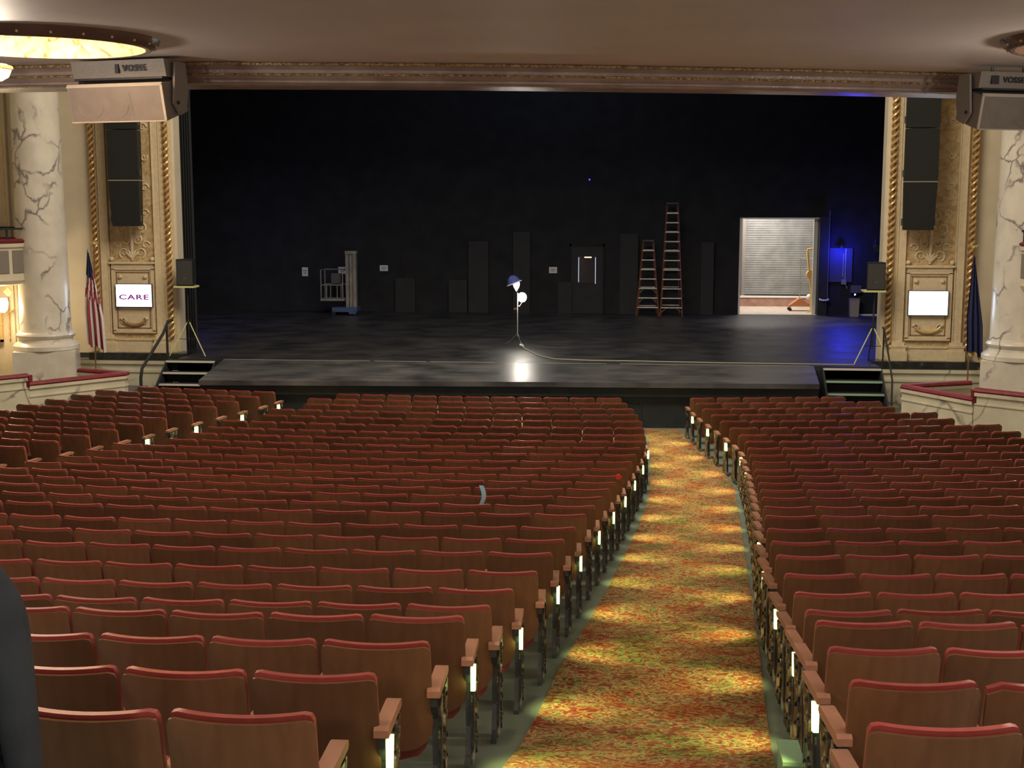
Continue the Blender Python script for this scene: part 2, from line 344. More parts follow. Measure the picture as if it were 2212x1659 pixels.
# balcony edge mouldings
M_FASC = noisy('brown_cornice', [(.3, (.34, .26, .235)), (.7, (.50, .40, .37))], 3, 6, .27, bump=.35, bscale=22)
M_FASC2 = noisy('gilt_bead', [(.35, (.22, .13, .07)), (.65, (.62, .47, .22))], 30, 3, .25, (1, 1, 1), metal=.4, bump=.8, bscale=60)
mb = MB().sweep(EP, [(0, ZS+.01), (-.05, ZS-.012), (-.05, ZS-.03), (.02, ZS-.05), (.05, ZS-.075), (.05, ZS-.11), (0, ZS-.125), (.03, ZS-.15), (.085, ZS-.18), (.085, ZS-.2), (.05, ZS-.21), (.10, ZS-.225), (.2, ZS-.232), (.62, ZS-.232), (.66, ZS-.1), (.66, ZS+1.3), (.4, ZS+1.45), (.0, ZS+1.45)])
struct('trim_5', mb, M_FASC, 'brown moulded cornice along the balcony edge', smooth=True)
mb = MB()
for off, zz, rr in ((-.045, ZS-.022, .016), (.01, ZS-.125, .013)):
    P = []
    pts = [Vector((x, y)) for x, y in EP]
    for i, p in enumerate(pts):
        d = (pts[min(i+1, len(pts)-1)]-pts[max(i-1, 0)]).normalized(); q = p+Vector((-d.y, d.x))*off; P.append((q.x, q.y, zz))
    mb.tube(P, rr, 8)
struct('trim_6', mb, M_FASC2, 'thin gilt beads on the balcony cornice', smooth=True)
struct('ceiling_slab', MB().add([(-13.2, -3.2, ZS+1.5), (13.2, -3.2, ZS+1.5), (13.2, 16, ZS+1.5), (-13.2, 14, ZS+1.5)], [(0, 1, 2, 3)]), M_BLK, 'balcony structure above the soffit')

# round recessed domes
M_DOME = noisy('painted_dome', [(.35, (.30, .14, .05)), (.47, (.75, .52, .26)), (.6, (.85, .66, .38))], 6, 7, .4, distort=2)
M_RIM = noisy('brown_gilt_rim', [(.3, (.10, .055, .045)), (.7, (.17, .10, .08))], 3, 4, .22, bump=.2, bscale=30)
for i, (x, y, r_) in enumerate(DOMES):
    e = empty('ceiling_dome', (x, y, ZS), ['round recessed ceiling dome with glowing painted inside, upper left', 'unlit round recessed ceiling dome with dark brown rim, far upper right'][i], 'ceiling dome', 'round recessed domes in the balcony underside')
    part('rim', MB().lathe([(r_+.0, .004), (r_-.02, -.03), (r_-.05, -.06), (r_-.09, -.088), (r_-.12, -.09), (r_-.13, -.085)], n=72), M_RIM, e, smooth=True)
    part('dome_shell', MB().lathe([(r_-.135, -.084), (r_-.15, -.02), (r_-.2, .10), (r_-.32, .20), (r_-.36, .28), (r_-.6, .46), (.3, .58), (.05, .6)], n=64), M_DOME if i == 0 else M_RIM, e, smooth=True)  # right shell in dark rim brown: its unlit look is put into the colour
    for k in range(24):
        t_ = 2*PI*k/24
        part('bead', MB().sphere((0, 0, 0), .013, 8, 6), M_GOLD, e, ((r_-.04)*math.cos(t_), (r_-.04)*math.sin(t_), -.055), smooth=True)
    c = empty('pendant_lamp', (x-(.45 if i == 0 else 0), y, ZS-.27), ['bright crystal bowl lamp hanging under the left ceiling dome', 'crystal bowl lamp hanging under the right ceiling dome, outside the frame'][i], 'lamp', 'crystal lamps under the ceiling domes')
    part('bowl', MB().lathe([(.02, -.10), (.08, -.095), (.14, -.06), (.165, 0), (.16, .03), (.13, .05)], n=28), mat('lit_crystal', (1, .9, .75), .1, emit=(1, .82, .6), es=6), c, smooth=True)
    part('rim', MB().lathe([(.165, .0), (.18, .01), (.18, .03), (.16, .04)], n=28), M_GOLD, c, smooth=True)
    part('rod', MB().tube([(0, 0, .03), (0, 0, .85)], .006), M_RIM, c)
    light('dome_lamp', 'POINT', (x, y, ZS+.12), (55, 1.5)[i], (1, .70, .40), .12)
    light('pendant_glow', 'POINT', (x-(.45 if i == 0 else 0), y, ZS-.47), (52, 48)[i], (1, .84, .68), .10)

# ---------------------------------------------------------------- stage
LIP = [(-6.04, 25.98), (-3, 26.18), (.46, 26.36), (3.5, 26.47), (6.51, 26.58)]
struct('floor_stage', MB().prism([(-7.72, 29.5), (8.2, 29.5), (8.2, 30.5), (13, 30.5), (13, 42.6), (-13, 42.6), (-13, 30.5), (-7.72, 30.5)], -.1, 0), M_STAGE, 'worn black stage floor behind the opening')
ap = LIP+[(6.78, 29.5), (-6.62, 29.5)]
struct('floor_apron', MB().prism(ap, -.10, 0.001), M_APRON, 'shiny black forestage apron with curved front lip')
mb = MB().sweep(LIP, [(.10, -.10), (.10, -.30), (.22, -.32), (.22, -1.35)])
for t_ in range(12):
    x = -5.6+t_*1.07; y = interp(LIP, x)
    mb.bbox((x-.012, y+.19, -1.3), (x+.012, y+.215, -.34))
mb.prism([(-6.0, 26.2), (-5.98, 26.25), (-6.6, 29.5), (-6.62, 29.5)], -1.2, -.1).prism([(6.45, 26.75), (6.42, 26.75), (6.72, 29.5), (6.76, 29.5)], -1.2, -.1)
struct('trim_7', mb, noisy('stage_skirt', [(.3, (.012, .018, .02)), (.7, (.022, .03, .032))], 4, 5, .6), 'black panelled skirt under the stage lip')
struct('trim_8', MB().bbox((-7.7, 29.47, -1.3), (-6.6, 29.5, -.1)).bbox((6.78, 29.47, -1.3), (8.2, 29.5, -.1)), M_BLK, 'black riser beside the stage steps')
# tape line
mb = MB(); segs = [(-6.62, -3.2), (-3.1, -1.9), (-1.8, -.35), (.2, 2.2), (2.5, 6.7)]
for a, b_ in segs: mb.bbox((a, 29.47, .001), (b_, 29.505, .004))
o = link('tape_line', mb.mesh('tape_line', mat('worn_tape', (.34, .33, .26), .7))); tag(o, 'worn pale tape line along the seam between apron and stage floor', 'tape')
# stage house
box_struct('wall_stage_left', (-13.2, 30.9, -.1), (-13, 42.8, 12), M_BRICK, 'black side wall of the stage, left')
box_struct('wall_stage_right', (13, 30.9, -.1), (13.2, 42.8, 12), M_BRICK, 'black side wall of the stage, right')
box_struct('ceiling_stage', (-13.2, 30.5, 11.8), (13.2, 42.8, 12), M_BRICK, 'dark stage house roof')
DX0, DX1, DZ = 6.12, 8.57, 3.06
mb = MB().bbox((-13, 42.6, 0), (DX0, 42.85, 12)).bbox((DX1, 42.6, 0), (13, 42.85, 12)).bbox((DX0, 42.6, DZ), (DX1, 42.85, 12))
struct('wall_stage_back', mb, M_BRICK, 'black rear wall of the stage')
mb = MB()
for x0, x1, h in ((2.33, 2.9, 2.55), (-2.55, -1.9, 2.3), (-1.1, -.55, 2.6), (4.9, 5.3, 2.3), (-3.2, -2.6, 1.05), (-4.95, -4.3, 1.1), (0.35, .8, 1.0)): mb.bbox((x0, 42.42, .0), (x1, 42.6, h))
struct('trim_9', mb, noisy('dark_grey_pier', [(.3, (.018, .018, .020)), (.7, (.025, .025, .027))], 3, 5, .8), 'dark grey piers and panels on the rear stage wall')
for i, x in enumerate((-8.0, 8.75)):
    mb = MB(); vs_ = []; fs = []
    n_ = 40; x0 = x-.32 if x < 0 else x-.1
    for k in range(n_+1):
        xx = x0+.5*k/n_; yy = 31.25+.04*math.sin(k*1.3); vs_ += [(xx, yy, 0.01), (xx, yy, 9)]
    for k in range(n_): fs.append((2*k, 2*k+2, 2*k+3, 2*k+1))
    o = link('leg_curtain', mb.add(vs_, fs).mesh('leg_curtain', M_DARK, True)); tag(o, 'narrow black leg curtain just inside the stage opening, '+('left' if i == 0 else 'right')+' edge', 'curtain', 'black leg curtains')
# loading dock
struct('floor_dock', MB().bbox((5.4, 42.6, -.1), (10.2, 46.6, .002)), noisy('dock_concrete', [(.3, (.5, .42, .34)), (.7, (.62, .53, .44))], 3, 6, .7), 'pale concrete loading dock floor')
mb = MB().bbox((5.3, 42.85, 0), (5.4, 46.6, 4.2)).bbox((10.2, 42.85, 0), (10.3, 46.6, 4.2)).bbox((5.3, 46.5, 0), (10.3, 46.6, 4.2)).bbox((5.3, 42.85, 4.2), (10.3, 46.6, 4.3))
struct('wall_dock', mb, noisy('dock_wall', [(.3, (.40, .37, .33)), (.7, (.48, .45, .40))], 2, 5, .7), 'grey walls of the loading dock')
d = empty('door_1', (7.75, 46.1, 0), 'grey corrugated roller door at the back of the loading dock', None); d['kind'] = 'structure'
mb = MB(); hh = .38
while hh < 3.7:
    mb.prism_x([(0, hh), (-.010, hh+.012), (-.010, hh+.06), (0, hh+.072), (.02, hh+.072), (.02, hh)], -1.17, 1.17); hh += .078
part('roller_curtain', mb, noisy('roller_grey', [(.35, (.19, .19, .185)), (.65, (.28, .275, .265))], 2.2, 8, .6), d)
part('guide_rail', MB().bbox((-1.28, -.06, 0), (-1.17, .05, 3.8)), M_SPKG, d); part('guide_rail', MB().bbox((1.17, -.06, 0), (1.28, .05, 3.8)), M_SPKG, d)
struct('trim_10', MB().bbox((6.0, 45.75, 0), (9.6, 46.0, .3)), noisy('red_brick_curb', [(.3, (.30, .15, .11)), (.7, (.42, .26, .2))], 5, 6, .8), 'low reddish curb in front of the roller door')
struct('trim_11', MB().bbox((6.0, 45.73, .3), (9.6, 46.02, .35)), M_WHITE, 'white edge strip along the dock curb')
mb = MB().bbox((DX0-.02, 42.55, 0), (DX0+.035, 42.88, DZ)).bbox((DX0, 42.55, DZ-.03), (DX1, 42.88, DZ+.01)).bbox((DX1-.12, 42.85, 0), (DX1, 42.95, DZ))
struct('trim_12', mb, M_WHITE, 'white jambs of the loading door opening')
d = empty('door_2', (8.84, 42.45, 0), 'tall black sliding door panel beside the loading opening', None); d['kind'] = 'structure'
part('door_slab', MB().bbox((-.27, -.05, .0), (.02, .05, 3.1)), M_BLK, d); part('edge_strip', MB().bbox((.02, -.05, .55), (.045, .04, 3.3)), mat('dull_grey_metal', (.14, .14, .15), .5, .4), d)
part('handle', MB().tube([(-.2, -.06, .52), (-.2, -.12, .5), (-.14, -.16, .49), (0, -.16, .49), (.05, -.12, .5), (.05, -.06, .52)], .03, 8), M_WHITE, d, smooth=True)
# stage door with lit glass
d = empty('door_3', (1.27, 42.55, 0), 'dark stage door with tall lit-edged window in the rear wall', None); d['kind'] = 'structure'
part('door_slab', MB().bbox((-.5, -.02, 0), (.5, .05, 2.15)), M_BLK, d)
part('frame', MB().bbox((-.56, -.04, 0), (-.5, .05, 2.22)).bbox((.5, -.04, 0), (.56, .05, 2.22)).bbox((-.56, -.04, 2.15), (.56, .05, 2.22)), M_BRICK, d)
pn = part('window_panel', MB().bbox((-.26, -.035, .97), (.28, -.022, 1.82)), mat('door_glass', (.02, .024, .03), .15), d)
lit = mat('lit_gap', (.6, .65, .75), .4, emit=(.62, .70, .9), es=.35)
part('lit_edge', MB().bbox((-.275, -.04, 1.0), (-.25, -.03, 1.8)), lit, pn); part('lit_edge', MB().bbox((.262, -.04, .95), (.287, -.03, 1.8)), lit, pn)
part('lit_transom', MB().bbox((-.08, -.04, 1.78), (.15, -.03, 1.815)), mat('lit_warm_gap', (1, .8, .5), .4, emit=(1, .72, .4), es=1.4), pn)
# papers on the rear wall
for (x0, x1, z0, z1, lb) in ((-8.07, -7.87, 1.14, 1.43, 'pale round-cornered notice on the rear wall, left of the lift'), (-6.86, -6.6, 1.22, 1.45, 'white paper sign on the rear wall, behind the lift basket'), (-5.48, -5.21, 1.32, 1.51, 'white paper sign on the rear wall, right of the lift mast'), (.05, .31, 1.28, 1.48, 'white paper sign on the rear wall, right of the lamp')):
    e = empty('paper_sign', ((x0+x1)/2, 42.57, z0), lb, 'sign', 'paper notices on the rear stage wall')
    part('sheet', MB().bbox((-(x1-x0)/2, -.006, 0), ((x1-x0)/2, .0, z1-z0)), M_PAPER, e)
    part('print', MB().bbox((-(x1-x0)*.3, -.009, (z1-z0)*.55), ((x1-x0)*.3, -.006, (z1-z0)*.68)).bbox((-(x1-x0)*.22, -.009, (z1-z0)*.3), ((x1-x0)*.2, -.006, (z1-z0)*.42)), mat('grey_print', (.25, .25, .28), .8), e)
# blue-lit service corner
e = empty('wall_conduit', (9.25, 42.55, 1.0), 'blue-lit conduit and switch box on the rear wall right of the sliding door', 'conduit')
part('pipe', MB().tube([(.17, -.03, 1.1), (.17, -.03, .0), (.25, -.03, -.15)], .015, 8), M_ALU, e); part('pipe', MB().tube([(.1, -.03, .95), (.1, -.03, .2)], .012, 8), M_ALU, e)
part('back_board', MB().bbox((-.33, -.012, .05), (.38, 0.02, 1.12)), mat('dark_board', (.07, .07, .10), .8, spec=.1), e)
part('switch_box', MB().bbox((.05, -.1, -.02), (.2, -.01, .14)), M_SPKG, e)
part('lamp_shade', MB().lathe([(.02, .12), (.09, .0)], (0, -.2, 1.12), 16), M_BLK, e, smooth=True)
def lab_box(name, a, b_, m, label, cat, group=None, details=()):
    c = ((a[0]+b_[0])/2, (a[1]+b_[1])/2, min(a[2], b_[2])); e = empty(name, c, label, cat, group)
    part('body', MB().bbox([p-q for p, q in zip(a, c)], [p-q for p, q in zip(b_, c)]), m, e)
    for nm, aa, bb, mm in details: part(nm, MB().bbox(aa, bb), mm, e)
    return e
e = empty('trash_can', (9.67, 42.15, 0), 'pale grey plastic bin standing by the rear wall, right corner of stage', 'bin')
part('body', MB().box((0, 0, .27), (.26, .24, .54), taper=1.12), mat('pale_grey_plastic', (.30, .28, .29), .6), e)
part('rim', MB().bbox((-.155, -.145, .53), (.155, .145, .56)), M_SPKG, e)
e = empty('control_box', (9.75, 42.5, .62), 'small grey wall box with a blue indicator above the bin', 'control box')
part('body', MB().bbox((-.16, -.12, .1), (.16, .05, .33)), mat('dim_grey', (.08, .08, .09), .6), e)
part('indicator', MB().sphere((0, 0, 0), .028, 10, 8), mat('blue_led', (.2, .3, 1), .3, emit=(.3, .45, 1), es=3.5), e, (-.03, -.14, .05), smooth=True)
part('bracket', MB().bbox((-.05, -.13, -.01), (-.01, .05, .1)), M_BLK, e)
o = link('floor_strip', MB().bbox((9.86, 42.42, 0), (11.1, 42.5, .05)).mesh('floor_strip', M_WHITE)); tag(o, 'long white strip on the floor at the rear wall, behind right speaker stand', 'strip')
o = link('indicator_lamp', MB().sphere((1.33, 42.585, 4.26), .03, 10, 8).mesh('indicator_lamp', mat('blue_led2', (.1, .1, 1), .3, emit=(.1, .08, 1), es=1.0), True)); tag(o, 'tiny blue indicator light high on the rear stage wall', 'light')
e = empty('wall_clamp_lamps', (10.3, 42.4, 2.1), 'dim cluster of unlit stage fixtures hung on the rear wall, far right', 'stage fixtures')
for dx, dz in ((0, 0), (.45, .12), (.75, .4)): part('fixture', MB().tube([(dx, -.3, dz), (dx, 0, dz+.1)], [.11, .08], 12).bbox((dx-.02, -.02, dz+.1), (dx+.02, .1, dz+.3)), mat('dull_black_metal', (.04, .04, .045), .5), e)
# yellow pipe and rolling rack at the dock door
e = empty('hand_truck', (8.5, 43.6, 0), 'yellow tubular hand truck hanging at the right side of the loading door', 'hand truck')
part('frame', MB().tube([(.24, 0, 2.08), (-.13, 0, 2.03), (-.13, 0, 1.95), (-.05, 0, 1.2), (.02, 0, .75)], .035, 8), mat('yellow_paint', (.75, .48, .10), .45), e, smooth=True)
part('wheel', MB().lathe([(.02, -.06), (.14, -.06), (.16, 0), (.14, .06), (.02, .06)], n=20, rot=Matrix.Rotation(PI/2, 3, 'X')), mat('yellow_plastic', (.7, .42, .12), .5), e, (.0, .02, 1.22), smooth=True)
part('base_plate', MB().bbox((-.12, -.1, .0), (.2, .1, .03)).tube([(.02, 0, .75), (.03, 0, .02)], .035, 8), mat('yellow_paint', (0, 0, 0)), e)
e = empty('rolling_rack', (8.35, 44.1, 0), 'orange-based rolling rack with thin steel upright standing in the loading door', 'rack')
part('base', MB().prism_y([(-.48, .12), (-.42, .12), (-.42, .17), (.42, .17), (.42, .1), (.5, .1), (.5, .19), (.12, .26), (-.1, .42), (-.16, .42), (-.42, .22), (-.48, .2)], -.2, .2), mat('orange_paint', (.55, .22, .09), .5), e)
for sx in (-.45, .46):
    for sy in (-.17, .17): part('caster', MB().lathe([(.01, -.02), (.055, -.02), (.055, .02), (.01, .02)], n=14, rot=Matrix.Rotation(PI/2, 3, 'X')), M_BLK, e, (sx, sy, .055))
part('upright', MB().tube([(-.13, 0, .3), (-.13, 0, 1.72)], .013, 8), M_ALU, e); part('crossbar', MB().tube([(-.16, 0, 1.72), (.4, 0, 1.72)], .014, 8), M_ALU, e)
part('white_bundle', MB().sphere((0, 0, 0), .12, 12, 8), M_WHITE, e, (.18, -.05, .44), smooth=True)
# lift
e = empty('personnel_lift', (-6.4, 41.4, 0), 'grey one-person lift with mast, basket and blue base near the rear wall', 'lift')
LG = noisy('lift_grey', [(.3, (.22, .21, .18)), (.7, (.36, .34, .30))], 5, 6, .5, metal=.3)
part('mast', MB().bbox((.06, -.1, .22), (.16, .1, 1.98)).bbox((.18, -.08, .22), (.27, .08, 1.9)).bbox((.29, -.1, .22), (.40, .1, 1.98)), LG, e)
part('mast_cap', MB().bbox((.05, -.12, 1.92), (.42, .12, 2.02)), LG, e)
part('base', MB().bbox((-.35, -.3, .1), (.45, .3, .24)).bbox((.2, -.35, .04), (.42, .35, .1)), mat('lift_blue', (.06, .10, .22), .5), e)
for sx, sy in ((-.3, -.28), (-.3, .28), (.4, -.28), (.4, .28)): part('caster', MB().lathe([(.01, -.03), (.06, -.03), (.06, .03), (.01, .03)], n=14, rot=Matrix.Rotation(PI/2, 3, 'X')), M_BLK, e, (sx, sy, .06))
mb = MB().bbox((-.72, -.3, .45), (.04, .3, .52))
for x in (-.7, -.52, -.18, 0):
    for y in (-.28, .28): mb.tube([(x, y, .5), (x, y, 1.42 if x in (-.7, 0) else .95)], .018, 6)
for y in (-.28, .28):
    for z in (.95, 1.42) if y > 0 else (.95,): mb.tube([(-.7, y, z), (0, y, z)], .02, 6)
for x in (-.7, 0): mb.tube([(x, -.28, 1.42), (x, .28, 1.42)], .018, 6)
part('basket', mb, LG, e)
part('control_panel', MB().bbox((-.45, .1, .98), (-.15, .22, 1.3)), mat('dim_grey', (0, 0, 0)), e)
# step ladders
def ladder(x, y, h, n_, wb, wt, label):
    e = empty('step_ladder', (x, y, 0), label, 'ladder', 'orange step ladders near the rear wall')
    sp = h/n_; dep = h*.13
    def w_(z): return wb+(wt-wb)*z/h
    for s_ in (-1, 1):
        part('front_rail', MB().tube([(s_*wb/2, -dep, 0), (s_*wt/2, 0, h)], .024, 4), M_ORNG, e)
        part('rear_rail', MB().tube([(s_*wb*.42, dep, 0), (s_*wt*.42, .03, h)], .018, 4), M_ORNG, e)
    for k in range(1, n_):
        z = k*sp; part('step', MB().bbox((-w_(z)/2, -dep*(1-z/h)-.05, z-.035), (w_(z)/2, -dep*(1-z/h)+.05, z)), M_ALU, e)
        if k % 2 == 1: part('rear_brace', MB().bbox((-w_(z)*.42, dep*(1-z/h)-.01, z-.02), (w_(z)*.42, dep*(1-z/h)+.015, z+.01)), M_ALU, e)
    for z in ((sp*2, sp*3) if n_ == 8 else (sp,)):
        for s_ in (-1, 1): part('knee_brace', MB().tube([(s_*w_(z)*.46, -dep*(1-z/h), z-sp*.55), (s_*w_(z)*.24, -dep*(1-z/h), z-.03)], .012, 4), M_ALU, e)
    part('top_cap', MB().bbox((-wt/2-.02, -.1, h-.03), (wt/2+.02, .12, h+.02)), mat('dull_black_metal', (0, 0, 0)), e)
ladder(3.22, 41.9, 2.36, 8, .70, .31, 'shorter orange step ladder with aluminium steps, left of the tall one')
ladder(3.96, 42.0, 3.52, 12, .68, .34, 'tallest orange step ladder with aluminium steps, beside the shorter one')

# ghost light
e = empty('ghost_light', (-.13, 33.1, 0), 'thin upright stage lamp with glaring caged bulb standing mid-stage', 'stage lamp')
part('pole', MB().tube([(0, 0, .22), (0, 0, 1.32)], .013, 8), M_ALU, e)
for k in range(3):
    a = k*2*PI/3-PI/2+.5; part('leg', MB().tube([(0, 0, .3), (.16*math.cos(a), .16*math.sin(a), .12), (.32*math.cos(a), .32*math.sin(a), .015)], .01, 6), M_IRON, e)
part('arm', MB().tube([(0, 0, 1.0), (.05, -.02, .98), (.10, -.02, 1.06), (.12, -.02, 1.13)], .009, 6), M_ALU, e)
part('clamp', MB().bbox((-.1, -.02, .9), (-.02, .02, .94)), M_CHROME, e)
bl = part('bulb', MB().sphere((0, 0, 0), .10, 16, 12), mat('hot_bulb', (1, 1, 1), .3, emit=(1, .93, .78), es=40), e, (.12, -.04, 1.21), smooth=True)  # oversized globe: the lamp's glare is put into its shape
cg = MB()
for k in range(6): a = k*PI/3; cg.tube([(.115*math.cos(a)*math.sin(t_), .115*math.sin(a)*math.sin(t_), .125*math.cos(t_)) for t_ in [j*PI/8 for j in range(9)]], .003, 4)
part('cage', cg, M_CHROME, bl)
part('frosted_cone', MB().lathe([(.01, -.14), (.02, -.12), (.075, -.02), (.09, .05), (.075, .09), (.01, .1)], n=20), mat('frosted_glow', (1, .9, .7), .4, emit=(1, .78, .48), es=1.6), e, (-.03, 0, 1.50), smooth=True)
light('ghost_lamp', 'POINT', (-.01, 32.98, 1.21), 62, (1, .93, .8), .10)
e2 = empty('hard_hat', (-.22, 33.08, 1.58), 'blue hat hung tilted on top of the stage lamp', 'hat')
R_ = Matrix.Rotation(math.radians(-22), 3, 'Y')
part('crown', MB().lathe([(.17, 0), (.155, .05), (.12, .12), (.06, .17), (.005, .185)], n=24, rot=R_), noisy('blue_felt', [(.3, (.03, .05, .2)), (.7, (.06, .09, .34))], 20, 3, .8), e2, smooth=True)
part('brim', MB().lathe([(.165, .005), (.205, -.02), (.2, -.03), (.16, -.01)], n=24, rot=R_), mat('pale_brim', (.35, .32, .55), .6), e2, smooth=True)
o = link('power_cable', MB().tube([(0.02, 32.6, .05), (.12, 32.2, .02), (.3, 31.6, .012), (.6, 30.7, .012), (1.0, 30.15, .012), (1.8, 29.98, .012), (3.0, 29.93, .012), (4.6, 29.8, .012), (6.4, 29.75, .012), (7.7, 29.72, .012)], .012, 6).mesh('power_cable', mat('pale_cable', (.38, .36, .28), .6), True)); tag(o, 'thin pale power cable trailing from the stage lamp across the apron edge', 'cable')
o = link('cable_connector', MB().tube([(-.02, 32.75, .04), (.04, 32.6, .04)], .035, 10).mesh('cable_connector', M_WHITE)); tag(o, 'small white plug connector at the foot of the stage lamp', 'connector')

# speakers on tripod stands
def tripod_speaker(x, y, az, label_s, label_b, side):
    e = empty('speaker_stand', (x, y, 0), label_s, 'speaker stand', 'tripod speaker stands at the stage corners')
    part('pole', MB().tube([(0, 0, .35), (0, 0, 1.62)], .018, 8), M_BLK, e)
    part('collar', MB().tube([(0, 0, .78), (0, 0, .86)], .035, 10), M_BLK, e)
    for k, a in enumerate(az):
        part('leg', MB().tube([(0.03*math.cos(a), .03*math.sin(a), .8), (.46*math.cos(a), .46*math.sin(a), .02)], .013, 6), M_YEL if k < 2 else M_BLK, e)
        part('brace', MB().tube([(0, 0, .4), (.24*math.cos(a), .24*math.sin(a), .42)], .008, 6), M_BLK, e)
    part('top_tray', MB().bbox((-.26, -.2, 1.62), (.22, .2, 1.66)), M_YEL, e)
    s = empty('loudspeaker', (x, y, 1.66), label_b, 'speaker', 'grey loudspeakers on tripod stands')
    part('cabinet', MB().prism([(-.2, -.16), (.2, -.16), (.15, .17), (-.15, .17)], 0, .62), M_BLKG, s)
    part('grille', MB().bbox((-.185, -.18, .03), (.185, -.16, .59)), noisy('dark_grey_grille', [(.3, (.035, .035, .036)), (.7, (.05, .05, .05))], 40, 3, .6), s)
    part('badge', MB().bbox((-.03, -.186, .16), (.04, -.18, .2)), mat('dim_grey', (0, 0, 0)), s)
tripod_speaker(-7.6, 30.0, (math.radians(-160), math.radians(-20), math.radians(90)), 'tripod stand with pale yellow legs at the left stage corner', 'dark grey loudspeaker on the left tripod stand', -1)
tripod_speaker(8.12, 29.98, (math.radians(-155), math.radians(-40), math.radians(90)), 'tripod stand with pale legs at the right stage corner', 'dark grey loudspeaker on the right tripod stand', 1)

# steps and handrails
def stairs(name, x0, x1, y_, zs, nose, label, side):
    e = empty(name, ((x0+x1)/2, y_, -1.0), label, 'stage steps', 'small stairs up to the stage')
    hw = (x1-x0)/2
    for k, z in enumerate(zs):
        yf = -.10-.27*k
        t_ = part('tread', MB().bbox((-hw, yf-.02, z+.97), (hw, yf+.27, z+1.0)), M_BLK, e)
        part('nosing', MB().bbox((-hw, yf-.035, z+.965), (hw, yf+.02, z+1.004)), nose[k], t_)
        part('riser', MB().bbox((-hw+.03, yf+.22, z+.75), (hw-.03, yf+.25, z+.97)), M_BLK, e)
    for s_ in (-1, 1): part('side_board', MB().prism_x([(.25, .98), (-.1, .98), (-.10-.27*len(zs), zs[-1]+.95), (-.10-.27*len(zs), .0), (.25, .0)], s_*hw-.02, s_*hw+.02), M_BLK, e)
    return e
pale = mat('pale_nosing', (.62, .60, .52), .5); grn = mat('green_nosing', (.30, .46, .33), .5)
stairs('stage_steps', -7.9, -6.75, 29.35, (-.02, -.25, -.48, -.70), (pale, pale, pale, pale), 'black wooden steps with white edges at the left stage corner', -1)
stairs('stage_steps', 6.95, 8.2, 29.35, (-.02, -.26, -.5, -.74), (pale, grn, grn, grn), 'black wooden steps with white and green edges at the right stage corner', 1)
e = empty('handrail', (-7.95, 29.3, -.9), 'black pipe handrail on the left stage steps', 'handrail')
part('rail', MB().tube([(.08, .4, 1.78), (0, .3, 1.76), (-.05, .1, 1.5), (-.15, -.6, 1.02), (-.18, -.95, .82), (-.2, -1.0, .6), (-.2, -1.0, .0)], .035, 10), M_BLK, e, smooth=True)
part('post', MB().tube([(0, .2, .85), (0, .2, 1.66)], .03, 8), M_BLK, e)
e = empty('handrail', (8.28, 29.3, -.9), 'thin dark pipe handrail on the right stage steps', 'handrail')
part('rail', MB().tube([(0, .4, 1.75), (0, .2, 1.72), (0, -.3, 1.3), (0, -.9, .75), (0, -.95, 0)], .02, 10), M_BLK, e, smooth=True)
part('post', MB().tube([(0, .25, .9), (0, .25, 1.72)], .018, 8), M_BLK, e)

